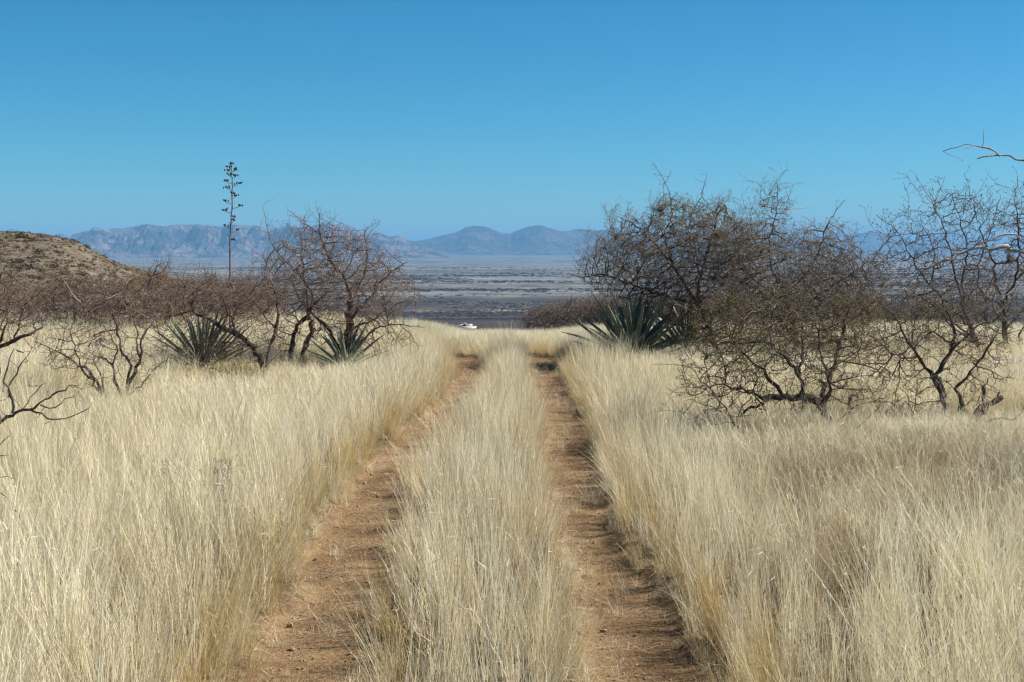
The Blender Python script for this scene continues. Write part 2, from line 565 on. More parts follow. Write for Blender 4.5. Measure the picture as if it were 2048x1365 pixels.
# ------------------------------------------------------------------ haze: the air between here and the mountains
hz = bpy.data.materials.new('haze')
hz.use_nodes = True
hz.node_tree.nodes.clear()
_o = hz.node_tree.nodes.new('ShaderNodeOutputMaterial')
_v = hz.node_tree.nodes.new('ShaderNodeVolumePrincipled')
_v.inputs['Color'].default_value = (.22, .51, .86, 1)
_v.inputs['Density'].default_value = 4.0e-5
_v.inputs['Anisotropy'].default_value = 0.0
hz.node_tree.links.new(_v.outputs[0], _o.inputs['Volume'])
x0, x1, y0_, y1, z0, z1 = -64000, 64000, -3000, 73000, -150, 640
hv = [(x0, y0_, z0), (x1, y0_, z0), (x1, y1, z0), (x0, y1, z0), (x0, y0_, z1), (x1, y0_, z1), (x1, y1, z1), (x0, y1, z1)]
hf = [(3, 2, 1, 0), (4, 5, 6, 7), (0, 1, 5, 4), (1, 2, 6, 5), (2, 3, 7, 6), (3, 0, 4, 7)]
tag(link('haze', np_mesh('haze', hv, hf, None, hz, smooth=False)), 'thin blue haze in the air over the valley', kind='stuff')


# ------------------------------------------------------------------ tubes
def tubes(P, rad, chain_id, k):
    """Sweep k-sided tubes along concatenated polylines. Returns verts, quads, tris, rad attr."""
    P = np.asarray(P, float); n = len(P)
    same_next = np.zeros(n, bool); same_next[:-1] = chain_id[1:] == chain_id[:-1]
    same_prev = np.zeros(n, bool); same_prev[1:] = same_next[:-1]
    nxt = np.where(same_next, np.arange(n) + 1, np.arange(n)); prv = np.where(same_prev, np.arange(n) - 1, np.arange(n))
    T = P[nxt] - P[prv]
    T /= np.maximum(np.linalg.norm(T, axis=1, keepdims=True), 1e-9)
    ref = np.tile(np.array([0.31, .23, .92]), (n, 1))
    starts = np.where(~same_prev)[0]
    ends = np.where(~same_next)[0]
    cd = P[ends] - P[starts]
    cd /= np.maximum(np.linalg.norm(cd, axis=1, keepdims=True), 1e-9)
    ln = ends - starts + 1
    CD = np.repeat(cd, ln, axis=0)
    vert = np.abs(CD @ np.array([0.31, .23, .92])) > .75
    ref[vert] = (0.95, -.2, .1)
    U = np.cross(T, ref); U /= np.maximum(np.linalg.norm(U, axis=1, keepdims=True), 1e-9)
    Vv = np.cross(T, U)
    ang = np.arange(k) * 2 * np.pi / k
    V = P[:, None, :] + rad[:, None, None] * (np.cos(ang)[None, :, None] * U[:, None, :] + np.sin(ang)[None, :, None] * Vv[:, None, :])
    V = V.reshape(-1, 3)
    i0 = np.where(same_next)[0]
    j = np.arange(k); j2 = (j + 1) % k
    q = np.stack([i0[:, None] * k + j, i0[:, None] * k + j2, (i0[:, None] + 1) * k + j2, (i0[:, None] + 1) * k + j], -1).reshape(-1, 4)
    tr = []
    for e in (ends,):
        for a in range(1, k - 1):
            tr.append(np.stack([e * k, e * k + a, e * k + a + 1], -1))
    tr = np.concatenate(tr) if tr else np.zeros((0, 3), int)
    return V, q, tr, np.repeat(rad, k)


class Build:
    def __init__(s): s.v = []; s.q = []; s.t = []; s.a = []; s.n = 0

    def add(s, v, q=None, t=None, a=None):
        v = np.asarray(v, float).reshape(-1, 3)
        s.v.append(v)
        if q is not None and len(q): s.q.append(np.asarray(q) + s.n)
        if t is not None and len(t): s.t.append(np.asarray(t) + s.n)
        s.a.append(np.zeros(len(v)) if a is None else a)
        s.n += len(v)

    def mesh(s, name, mat, aname='rad', smooth=True):
        return np_mesh(name, np.concatenate(s.v), np.concatenate(s.q) if s.q else None, np.concatenate(s.t) if s.t else None, mat, {aname: np.concatenate(s.a)}, smooth)


def resample(pts, step):
    pts = np.asarray(pts, float)
    # Catmull-Rom through the points
    P = np.concatenate([[2 * pts[0] - pts[1]], pts, [2 * pts[-1] - pts[-2]]])
    out = []
    for i in range(1, len(P) - 2):
        n = max(2, int(np.linalg.norm(P[i + 1] - P[i]) / step))
        for k in range(n):
            t = k / n
            out.append(.5 * ((2 * P[i]) + (-P[i - 1] + P[i + 1]) * t + (2 * P[i - 1] - 5 * P[i] + 4 * P[i + 1] - P[i + 2]) * t * t + (-P[i - 1] + 3 * P[i] - 3 * P[i + 1] + P[i + 2]) * t ** 3))
    out.append(pts[-1])
    return np.array(out)


def limb_mesh(poly, r0, r1, mat, rng, k=None, wob=.14):
    n = len(poly)
    t = np.linspace(0, 1, n)
    rad = (r0 + (r1 - r0) * t ** .8)
    rad = rad * (1 + wob * rng.normal(size=n))
    if r0 > .02:
        rad[0] *= 1.25
    rad = np.maximum(rad, .0016)
    if k is None:
        k = 9 if r0 > .03 else (7 if r0 > .012 else 4)
    V, q, tr, ra = tubes(poly, rad, np.zeros(n, int), k)
    if r0 > .012:
        cen = np.repeat(poly, k, axis=0)
        d = V - cen
        V = cen + d * (1 + .16 * rng.normal(size=(len(V), 1)))
    B = Build(); B.add(V, q, tr, ra)
    return B, rad


def octa(p, r, rng):
    p = np.asarray(p); m = len(p)
    base = np.array([(1, 0, 0), (-1, 0, 0), (0, 1, 0), (0, -1, 0), (0, 0, 1), (0, 0, -1)], float)
    V = p[:, None, :] + base[None] * r[:, None, None] * rng.uniform(.7, 1.3, (m, 6, 1))
    f = np.array([(0, 2, 4), (2, 1, 4), (1, 3, 4), (3, 0, 4), (2, 0, 5), (1, 2, 5), (3, 1, 5), (0, 3, 5)])
    return V.reshape(-1, 3), (np.arange(m)[:, None, None] * 6 + f[None]).reshape(-1, 3)


def leaflets(p, rng, ln=(.015, .035), w=.22, droop=.5):
    m = len(p)
    d = rng.normal(size=(m, 3)); d[:, 2] -= droop
    d /= np.linalg.norm(d, axis=1, keepdims=True)
    s = np.cross(d, rng.normal(size=(m, 3))); s /= np.linalg.norm(s, axis=1, keepdims=True)
    L = rng.uniform(*ln, m)[:, None]
    p = p + rng.normal(size=p.shape) * .008
    V = np.stack([p, p + d * L * .5 + s * L * w * .5, p + d * L, p + d * L * .5 - s * L * w * .5], 1).reshape(-1, 3)
    q = np.arange(m * 4).reshape(m, 4)
    return V, q


def colonize(nodes, A, rng, step=.06, di=.55, dk=.085, jit=.35, trop=(0, 0, .0), iters=90, maxn=16000):
    P = [np.asarray(x) for x in nodes]
    P = np.array(P, np.float32); par = -np.ones(len(P), int)
    DR = np.zeros_like(P)
    A = np.asarray(A, np.float32)
    near = np.zeros(len(A), int); nd = np.full(len(A), 1e9, np.float32)

    def upd(lo, hi):
        nonlocal near, nd
        if hi <= lo or len(A) == 0: return
        for b in range(lo, hi, 800):
            Q = P[b:min(hi, b + 800)]
            d2 = (A ** 2).sum(1)[:, None] - 2 * A @ Q.T + (Q ** 2).sum(1)[None]
            i = d2.argmin(1); m = d2[np.arange(len(A)), i]
            better = m < nd
            nd[better] = m[better]; near[better] = i[better] + b
    A0 = A.mean(0); A = A - A0; P = P - A0.astype(np.float32)
    upd(0, len(P))
    trop = np.array(trop, np.float32)
    for it in range(iters):
        act = (nd < di * di) & (nd > dk * dk)
        if act.sum() == 0:
            if (nd > di * di).any() and di < 1.5:
                di *= 1.35
                continue
            break
        src = near[act]
        dirs = A[act] - P[src]
        dirs /= np.maximum(np.linalg.norm(dirs, axis=1, keepdims=True), 1e-6)
        u, inv = np.unique(src, return_inverse=True)
        acc = np.zeros((len(u), 3), np.float32)
        np.add.at(acc, inv, dirs)
        acc /= np.maximum(np.linalg.norm(acc, axis=1, keepdims=True), 1e-6)
        acc += DR[u] * .75 + rng.normal(size=acc.shape).astype(np.float32) * jit + trop
        acc /= np.maximum(np.linalg.norm(acc, axis=1, keepdims=True), 1e-6)
        new = P[u] + acc * step * rng.uniform(.7, 1.3, (len(u), 1)).astype(np.float32)
        lo = len(P)
        P = np.concatenate([P, new]); par = np.concatenate([par, u]); DR = np.concatenate([DR, acc])
        upd(lo, len(P))
        keep = nd > dk * dk
        A = A[keep]; near = near[keep]; nd = nd[keep]
        if len(P) > maxn or len(A) == 0: break
    return P.astype(float) + A0, par


def ellip(cx, cy, rx, ry, Y, rd, n, rng, shell=.0):
    d = rng.normal(size=(n, 3)); d /= np.linalg.norm(d, axis=1, keepdims=True)
    r = rng.uniform(shell, 1, n) ** (1 / 3.)
    d = d * r[:, None]
    yy = Y + d[:, 1] * rd
    px = cx + d[:, 0] * rx; py = cy + d[:, 2] * ry
    return np.array([at(a, b, c) for a, b, c in zip(px, py, yy)])


def tree(name, label, cat, D, limbs, env, mat, seed, dens=1.0, twig_p=.55, twig_seg=(2, 4), twig_len=.04, knob_p=.15, knob_r=.0045,
         foliage=None, leaf_p=.0, leaf_n=3, step=.06, dk=.085, tip=.0022, group=None, jit=.17, leaf_y=None, limb_name='limb', dead=0, shoots=0, shoot_len=(.25, .6), leaf_clump=False, twig_r=1.0, trop=(0, 0, .0), leaf_len=(.015, .035), base=None):
    """A thorn tree: hand-placed trunk and limbs, then branches grown into the crown's volume."""
    rng = np.random.default_rng(seed)
    dens *= 2.5; tip *= 1.25; dk *= .68; twig_len *= 1.35
    p0 = limbs[0][0][0]
    b = base if base is not None else at(p0[0], p0[1] if p0[1] else 700, D + p0[2])
    bz = float(terr(b[0], b[1]))
    root = empty(name, (b[0], b[1], bz))
    tag(root, label, cat, group)
    off = np.array((b[0], b[1], bz))
    nodes = []; nrad = []
    for i, (pts, r0, r1) in enumerate(limbs):
        w = []
        for (px, py, dy) in pts:
            if py is None:
                q = at(px, 700, D + dy); w.append(np.array((q[0], q[1], float(terr(q[0], q[1])) - .06)))
            else:
                w.append(at(px, py, D + dy))
        poly = resample(w, step)
        poly[1:-1] += rng.normal(size=(len(poly) - 2, 3)) * min(.012, r0 * .45 + .004)
        B, rad = limb_mesh(poly - off, r0, r1, mat, rng)
        nm = ('trunk' if i == 0 else limb_name)
        link(nm, B.mesh(nm, mat), root)
        nodes.append(poly[1:]); nrad.append(rad[1:])
    nodes = np.concatenate(nodes); nrad = np.concatenate(nrad)
    nl = len(nodes)
    A = []
    for (cx, cy, rx, ry, dy, rd) in env:
        mpp = D / FPX
        vol = 4.19 * rx * mpp * ry * mpp * rd
        A.append(ellip(cx, cy, rx, ry, D + dy, rd, max(30, int(vol * 420 * dens)), rng))
    if A:
        A = np.concatenate(A)
        A = A[A[:, 2] > terr(A[:, 0], A[:, 1], False) + .12]
        P, par = colonize(nodes, A, rng, step=step, dk=dk, jit=jit, trop=trop)
    else:
        P, par = nodes, -np.ones(len(nodes), int)
    if shoots and len(P) > nl + 50:
        # long whippy shoots standing out of the crown's top and sides
        ctr = P[nl:].mean(0); rel = (P - ctr) / (P[nl:].std(0) + 1e-6)
        sc_ = rel[:, 2] * 1.0 + .8 * np.abs(rel[:, 0]) + rng.normal(size=len(P)) * .5
        sc_[:nl] -= 9
        for i in np.argsort(-sc_)[:shoots * 6][rng.permutation(shoots * 6)[:shoots]]:
            d = np.array((rel[i, 0] * .35, rel[i, 1] * .3, .9)) + rng.normal(size=3) * .3
            d /= np.linalg.norm(d); bend = rng.normal(size=3) * .10; last = i; q = P[i]
            add = []; padd = []
            for _k in range(int(rng.uniform(*shoot_len) / .055)):
                d = d + bend + rng.normal(size=3) * .16; d /= np.linalg.norm(d)
                q = q + d * .055; add.append(q); padd.append(last); last = len(P) + len(add) - 1
            P = np.concatenate([P, add]); par = np.concatenate([par, padd]).astype(int)
    n = len(P)
    # pipe-model radii
    sq = np.zeros(n)
    rad = np.zeros(n)
    ex = 2.35
    for i in range(n - 1, nl - 1, -1):
        rad[i] = max(tip, sq[i] ** (1 / ex))
        sq[par[i]] += rad[i] ** ex
    rad[:nl] = nrad
    for i in range(nl, n):
        rad[i] = min(rad[i], rad[par[i]] * .95)
    rad = np.maximum(rad, tip * .8)
    # chains
    child = -np.ones(n, int)
    best = np.zeros(n)
    for i in range(nl, n):
        p = par[i]
        if p >= nl and rad[i] > best[p]:
            best[p] = rad[i]; child[p] = i
    heads = [i for i in range(nl, n) if par[i] < nl or child[par[i]] != i]
    cp = []; cr = []; cid = []
    for ci, h in enumerate(heads):
        cp.append(P[par[h]]); cr.append(rad[h]); cid.append(ci)
        i = h
        while i >= 0:
            cp.append(P[i]); cr.append(rad[i]); cid.append(ci)
            i = child[i]
    # side twigs, zigzag between knobs
    tp = []; trd = []; tid = []
    tips = []
    cand = np.where((rad < .012) & (np.arange(n) >= nl))[0]
    cand_l = np.where((rad < .02) & (np.arange(n) < nl))[0]
    cand = np.concatenate([cand, cand_l])
    k0 = 0
    for i in cand:
        if rng.random() > twig_p: continue
        pd = P[i] - P[par[i]] if par[i] >= 0 else rng.normal(size=3)
        pd = pd / max(1e-6, np.linalg.norm(pd))
        d = rng.normal(size=3); d -= pd * (d @ pd) * .7; d /= max(1e-6, np.linalg.norm(d))
        d = d + pd * .5 + np.array((0, 0, .15))
        d /= np.linalg.norm(d)
        q = P[i].copy()
        rr = min(rad[i] * .8, tip * twig_r)
        tp.append(q.copy()); trd.append(rr); tid.append(k0)
        m = rng.integers(twig_seg[0], twig_seg[1] + 1)
        zz = rng.normal(size=3); zz /= np.linalg.norm(zz)
        for s_ in range(m):
            dd = d + zz * (.26 if s_ % 2 else -.26) + rng.normal(size=3) * .14
            dd /= np.linalg.norm(dd)
            q = q + dd * twig_len * rng.uniform(.6, 1.3)
            tp.append(q.copy()); trd.append(rr * (1 - .45 * (s_ + 1) / m)); tid.append(k0)
            tips.append(q.copy())
        k0 += 1
    Bc = Build()
    if cp:
        cp = np.array(cp); cr = np.array(cr); cid = np.array(cid)
        maxr = np.zeros(cid.max() + 1); np.maximum.at(maxr, cid, cr)
        for lo, hi_, k in ((0, .006, 3), (.006, .015, 4), (.015, 9, 6)):
            s = (maxr[cid] >= lo) & (maxr[cid] < hi_)
            if s.any():
                Bc.add(*tubes(cp[s] - off, cr[s], cid[s], k))
    if tp:
        Bc.add(*tubes(np.array(tp) - off, np.array(trd), np.array(tid), 3))
        tips = np.array(tips)
        kn = tips[rng.random(len(tips)) < knob_p]
        if len(kn):
            v, t = octa(kn - off, np.full(len(kn), knob_r), rng)
            Bc.add(v, None, t, np.full(len(v), .002))
    if Bc.n:
        link('crown', Bc.mesh('crown', mat), root)
    for _d in range(dead):
        i = rng.integers(nl, n) if n > nl + 10 else rng.integers(0, n)
        d = rng.normal(size=3); d[2] = abs(d[2]) * .6; d /= np.linalg.norm(d)
        q = P[i]; pl = [q]
        for _k in range(int(rng.uniform(5, 10))):
            d = d + rng.normal(size=3) * .28; d /= np.linalg.norm(d); q = q + d * .07; pl.append(q)
        pl = np.array(pl) - off
        m_ = len(pl) // 2
        sd2 = np.cross(d, rng.normal(size=3)); sd2 /= np.linalg.norm(sd2)
        fk = np.stack([pl[m_], pl[m_] + sd2 * .09 + d * .03, pl[m_] + sd2 * .16 + d * .10])
        Bd = Build(); Bd.add(*tubes(np.concatenate([pl, fk]), np.concatenate([np.linspace(tip * 2.2, tip, len(pl)), [tip * 1.4, tip, tip * .7]]), np.array([0] * len(pl) + [1] * 3), 4))
        link('dead_twig', Bd.mesh('dead_twig', M_BARK_G), root)
    if foliage is not None and len(tips):
        z = tips
        if leaf_y is not None:
            lo, hi_ = leaf_y
            py = 682.5 - ((z[:, 2] - EYE) * CT + z[:, 1] * ST) / (z[:, 1] * CT - (z[:, 2] - EYE) * ST) * FPX
            w = smoothstep(lo, lo + 60, py) * (1 - smoothstep(hi_ - 60, hi_, py))
            z = z[rng.random(len(z)) < w * leaf_p]
        else:
            z = z[rng.random(len(z)) < leaf_p]
        if leaf_clump and len(z):
            cl = vnoise(z[:, 0] * 3.2 + z[:, 2] * 2.1, z[:, 2] * 3.2 + z[:, 1] * 1.7, seed)
            z = z[cl + rng.normal(size=len(z)) * .15 > -.3]
        if len(z):
            z = np.repeat(z, leaf_n, axis=0)
            v, q = leaflets(z - off, rng, leaf_len)
            B = Build(); B.add(v, q)
            fo = link('foliage', B.mesh('foliage', foliage, smooth=False), root)
            fo['kind'] = 'stuff'
    return root


# ------------------------------------------------------------------ the trees
G_R = 'thorn trees right of the track'
G_L = 'thorn trees left of the track'
# --- right of the track
tree('mesquite_tree', 'olive-leaved mesquite with a low arching trunk in front, right of the track', 'tree', 14.4,
     [([(1668, None, 0), (1655, 830, 0), (1638, 805, .02), (1600, 795, .03), (1560, 798, .05), (1525, 800, .05)], .055, .03),
      ([(1645, 815, 0), (1650, 775, .1), (1665, 735, .2), (1678, 695, .2), (1690, 650, .3), (1700, 610, .35)], .032, .012),
      ([(1612, 795, .02), (1600, 760, -.1), (1575, 720, -.2), (1555, 700, -.25), (1525, 680, -.3)], .027, .009),
      ([(1570, 796, .05), (1545, 765, .15), (1515, 735, .3), (1480, 700, .4), (1455, 670, .45)], .025, .008),
      ([(1530, 800, .05), (1500, 785, -.1), (1460, 775, -.2), (1420, 762, -.3)], .018, .005),
      ([(1640, 810, 0), (1655, 790, -.1), (1655, 750, -.2), (1640, 700, -.3), (1630, 650, -.3)], .02, .007),
      ([(1535, 800, .05), (1515, 812, 0), (1490, 820, -.05), (1480, 834, -.05)], .02, .012),
      ([(1545, 700, -.25), (1540, 650, -.3), (1555, 600, -.35)], .012, .005),
      ([(1690, 650, .3), (1730, 620, .3), (1765, 590, .3)], .012, .005),
      ([(1600, 760, -.1), (1605, 700, .1), (1600, 640, .15), (1590, 590, .2)], .014, .005)],
     [(1570, 660, 205, 90, 0, .95), (1460, 730, 110, 70, 0, .7), (1650, 660, 120, 120, .1, .7), (1560, 600, 120, 65, 0, .6), (1710, 770, 80, 60, -.1, .45), (1450, 800, 110, 55, -.1, .5), (1580, 770, 150, 60, -.1, .5)],
     M_BARK_D, 101, dead=7, shoots=26, dens=.52, twig_p=.85, twig_len=.03, foliage=M_OLIVE, leaf_clump=True, leaf_p=.6, leaf_n=4, leaf_y=(545, 800), leaf_len=(.018, .038), group=G_R, knob_r=.005)
tree('mesquite_tree', 'forked olive-leaved mesquite beside the broken log at the right edge', 'tree', 15.6,
     [([(1893, None, 0), (1886, 800, 0), (1876, 770, 0), (1868, 755, 0)], .042, .034),
      ([(1868, 757, 0), (1850, 735, .1), (1832, 708, .15), (1815, 680, .2), (1800, 650, .25)], .026, .010),
      ([(1872, 762, 0), (1884, 730, .05), (1902, 700, .1), (1906, 660, .1), (1892, 620, .15), (1870, 580, .2)], .026, .010),
      ([(1900, 702, .1), (1925, 680, 0), (1960, 650, -.1), (2010, 628, -.2)], .018, .007),
      ([(1835, 712, .15), (1810, 720, .1), (1795, 712, 0), (1780, 706, 0)], .016, .008),
      ([(1928, None, .05), (1920, 800, .05), (1915, 775, .05), (1930, 755, 0), (1952, 735, -.1), (1975, 700, -.1), (1990, 672, -.1)], .03, .009),
      ([(1945, None, .15), (1930, 815, .1), (1918, 790, .05)], .026, .02),
      ([(1855, 840, -.1), (1800, 870, -.3), (1750, 900, -.5)], .012, .004)],
     [(1860, 640, 150, 80, 0, .8), (1970, 640, 90, 90, 0, .7), (1800, 720, 80, 60, 0, .6), (1950, 750, 75, 60, 0, .5), (1830, 790, 110, 55, -.1, .5), (1765, 680, 70, 70, 0, .6)],
     M_BARK_D, 102, dead=5, shoots=16, dens=.62, twig_p=.7, twig_len=.032, foliage=M_OLIVE, leaf_clump=True, leaf_p=.45, leaf_n=4, leaf_y=(565, 740), leaf_len=(.02, .042), group=G_R)
tree('mesquite_tree', 'tallest wide bushy mesquite leaning over the big agave', 'tree', 25.0,
     [([(1440, None, .2), (1430, 690, .2), (1415, 650, .2), (1398, 610, .2)], .06, .04),
      ([(1400, 615, .2), (1370, 570, .2), (1340, 525, .1), (1300, 480, 0), (1270, 452, -.1), (1235, 432, -.1)], .035, .006),
      ([(1400, 612, .2), (1330, 590, -.1), (1270, 572, -.3), (1220, 552, -.4), (1175, 552, -.5), (1135, 556, -.5)], .034, .005),
      ([(1398, 610, .2), (1400, 550, .3), (1420, 490, .4), (1432, 440, .4), (1451, 412, .4), (1448, 440, .4)], .03, .012),
      ([(1345, 530, .1), (1330, 470, .2), (1345, 420, .2), (1335, 380, .2), (1318, 345, .2), (1305, 325, .2)], .016, .003),
      ([(1400, 550, .3), (1378, 480, .2), (1385, 430, .2), (1405, 385, .2), (1414, 350, .2)], .018, .003),
      ([(1430, 690, .2), (1380, 655, -.2), (1345, 640, -.4), (1300, 630, -.5)], .03, .008),
      ([(1415, 650, .2), (1460, 600, .3), (1500, 560, .4), (1530, 520, .4)], .03, .01)],
     [(1330, 520, 150, 95, 0, 1.1), (1240, 535, 90, 65, -.3, .8), (1410, 520, 110, 120, .2, 1.1), (1345, 430, 55, 40, .1, .6), (1400, 440, 60, 40, .1, .5), (1330, 600, 110, 50, 0, .9), (1430, 660, 120, 50, 0, .8)],
     M_BARK, 103, dead=12, shoots=46, dens=.50, twig_p=.9, twig_len=.045, twig_seg=(2, 4), step=.075, dk=.10, tip=.0028, foliage=M_TANLEAF, leaf_p=.5, leaf_n=3, leaf_y=(300, 560), leaf_len=(.025, .05), group=G_R)
tree('mesquite_tree', 'dense mesquite behind the low arching one, its twigs peaking in the sky', 'tree', 24.0,
     [([(1600, None, .3), (1590, 680, .3), (1580, 630, .3), (1570, 590, .3)], .055, .035),
      ([(1570, 592, .3), (1545, 540, .3), (1540, 480, .3), (1552, 430, .3), (1556, 395, .3), (1552, 355, .3)], .028, .003),
      ([(1572, 592, .3), (1610, 550, .1), (1640, 500, 0), (1660, 440, 0), (1690, 400, 0)], .026, .003),
      ([(1575, 610, .3), (1520, 570, 0), (1480, 520, -.2), (1470, 470, -.2)], .026, .005),
      ([(1580, 630, .3), (1640, 590, .3), (1700, 550, .3), (1745, 520, .3)], .028, .006),
      ([(1590, 680, .3), (1560, 640, -.3), (1520, 620, -.5), (1470, 610, -.6)], .026, .007)],
     [(1570, 550, 150, 85, .1, 1.1), (1510, 485, 70, 50, .1, .8), (1630, 500, 90, 50, .1, .8), (1660, 580, 110, 70, .1, 1.0), (1540, 610, 120, 60, 0, .9), (1550, 420, 34, 45, .3, .4), (1720, 570, 70, 75, .2, .8), (1620, 660, 130, 45, .1, .8)],
     M_BARK, 104, dead=12, shoots=42, dens=.50, twig_p=.9, twig_len=.045, step=.075, dk=.10, tip=.0028, foliage=M_TANLEAF, leaf_p=.45, leaf_n=3, leaf_y=(300, 560), leaf_len=(.025, .05), group=G_R)
tree('mesquite_tree', 'leafless mesquite with long upright shoots behind the forked one', 'tree', 23.5,
     [([(1965, None, 0), (1955, 690, 0), (1945, 660, 0), (1930, 620, 0)], .05, .036),
      ([(1932, 625, 0), (1915, 570, 0), (1900, 500, .1), (1885, 450, .1), (1865, 410, .1), (1845, 372, .1)], .024, .004),
      ([(1930, 620, 0), (1925, 560, .2), (1935, 500, .3), (1925, 450, .3), (1905, 400, .3), (1900, 378, .3)], .022, .004),
      ([(1945, 660, 0), (1900, 610, -.1), (1860, 570, -.2), (1830, 530, -.2), (1800, 470, -.2), (1752, 430, -.2)], .026, .004),
      ([(1950, 680, 0), (1900, 640, .3), (1850, 600, .4), (1790, 560, .5)], .022, .005),
      ([(1955, 690, 0), (1915, 662, .3), (1890, 640, .4)], .024, .01),
      ([(1860, 570, -.2), (1870, 510, 0), (1850, 460, 0), (1835, 420, 0)], .014, .003)],
     [(1880, 500, 90, 80, .1, .8), (1820, 520, 80, 60, 0, .7), (1930, 570, 80, 70, .1, .8), (1900, 430, 60, 50, .1, .5)],
     M_BARK, 105, shoots=46, dens=.13, twig_p=.6, twig_len=.05, step=.08, dk=.12, tip=.0036, knob_p=.4, knob_r=.011, group=G_R, jit=.14, shoot_len=(.35, .8))
tree('mesquite_tree', 'leafless mesquite with upright knobby shoots cut by the right edge', 'tree', 24.5,
     [([(2022, None, 0), (2012, 690, 0), (2008, 640, 0), (2005, 610, 0)], .055, .04),
      ([(2006, 612, 0), (1990, 560, 0), (1985, 520, 0), (1965, 470, 0), (1950, 420, 0), (1945, 390, 0)], .024, .004),
      ([(2006, 610, 0), (2030, 560, 0), (2038, 500, .1), (2035, 440, .1), (2030, 400, .1), (2036, 350, .1)], .026, .004),
      ([(2010, 660, 0), (2045, 620, .1), (2080, 570, .2), (2110, 510, .2)], .028, .006),
      ([(2030, 700, 0), (2050, 650, 0), (2075, 610, -.1)], .02, .008),
      ([(2005, 612, 0), (1965, 590, 0), (1955, 540, 0), (1975, 480, 0), (1990, 430, 0), (2002, 390, 0)], .02, .004)],
     [(2000, 500, 70, 90, .1, .7), (2080, 500, 80, 100, .1, .9), (1960, 560, 50, 60, 0, .5)],
     M_BARK, 106, shoots=46, dens=.13, twig_p=.6, twig_len=.05, step=.08, dk=.12, tip=.0036, knob_p=.4, knob_r=.011, group=G_R, jit=.14, shoot_len=(.35, .8))
tree('mesquite_tree', 'pale bare boughs of a nearer mesquite reaching in from the right edge', 'tree', 13.2,
     [([(2290, None, .1), (2260, 760, .1), (2240, 650, 0), (2215, 560, 0), (2190, 520, 0)], .085, .05),
      ([(2195, 525, 0), (2120, 515, -.1), (2060, 505, -.2), (2000, 495, -.3), (1940, 500, -.3), (1900, 517, -.3), (1862, 535, -.3), (1832, 540, -.3)], .03, .008),
      ([(2190, 520, 0), (2170, 440, 0), (2130, 370, -.1), (2080, 330, -.2), (2030, 318, -.2), (1985, 310, -.2), (1954, 318, -.2)], .03, .005),
      ([(2000, 313, -.2), (1980, 298, -.2), (1950, 290, -.2), (1915, 293, -.2), (1886, 303, -.2)], .010, .003),
      ([(2060, 505, -.2), (2030, 470, -.25), (1995, 475, -.3), (1950, 490, -.35)], .012, .004),
      ([(2190, 520, 0), (2230, 420, .2), (2290, 330, .3), (2350, 260, .3)], .045, .015)],
     [(2280, 350, 110, 120, .2, .8), (2230, 520, 60, 80, 0, .6)],
     M_BARK_G, 107, dens=.3, twig_p=.45, twig_len=.04, step=.06, dk=.11, tip=.003, knob_p=.3, knob_r=.006, group=G_R)
# shade-casting neighbours just outside the right edge: the same thicket going on
for i, (px, D, top, lab) in enumerate([(2330, 10.8, 560, 'leafless mesquite just outside the right edge shading the grass')]):
    tree('mesquite_tree', lab, 'tree', D,
         [([(px, None, 0), (px - 20, 900, 0), (px - 30, 800, 0)], .06, .04),
          ([(px - 28, 810, 0), (px - 90, 720, -.1), (px - 110, 640, -.2)], .03, .006),
          ([(px - 28, 810, 0), (px + 40, 720, .1), (px + 70, 600, .2)], .03, .006)],
         [(px, 700, 150, 170, 0, .9)], M_BARK, 180 + i, dens=.55, twig_p=.8, group=G_R)
# low thorn bushes beyond the crest
for i, (px, D, w, t, lab) in enumerate([(1092, 58, 52, 612, 'smallest low purple-brown thorn bush beyond the crest of the track'),
                                        (1150, 54, 60, 596, 'low purple-brown thorn bush beyond the crest, left of the big agave'),
                                        (1215, 52, 62, 588, 'low purple-brown thorn bush directly behind the big agave'),
                                        (1300, 52, 70, 592, 'low thorn bush beyond the crest behind the agave, right of centre'),
                                        (1400, 53, 70, 590, 'low thorn bush beyond the crest, hidden deepest under the wide mesquite'),
                                        (1720, 50, 90, 596, 'low thorn bush seen under the dense mesquite at right'),
                                        (1850, 50, 80, 600, 'low thorn bush seen between the upright shoots at right')]):
    tree('thorn_bush', lab, 'bush', D,
         [([(px, None, 0), (px - 3, 655, 0), (px - 8, 640, 0)], .04, .02),
          ([(px - 3, 658, 0), (px + 22, 636, .2), (px + 34, 615, .2)], .025, .006),
          ([(px - 3, 658, 0), (px - 26, 634, -.2), (px - 36, 618, .2)], .025, .006)],
         [(px, (t + 655) / 2 + 4, w, (655 - t) / 2 + 4, 0, .9)], M_BARK, 120 + i, dens=.4, twig_p=1.0, twig_len=.09, step=.11, dk=.14, tip=.006, twig_r=.9, knob_p=0,
         group='low thorn bushes past the crest')

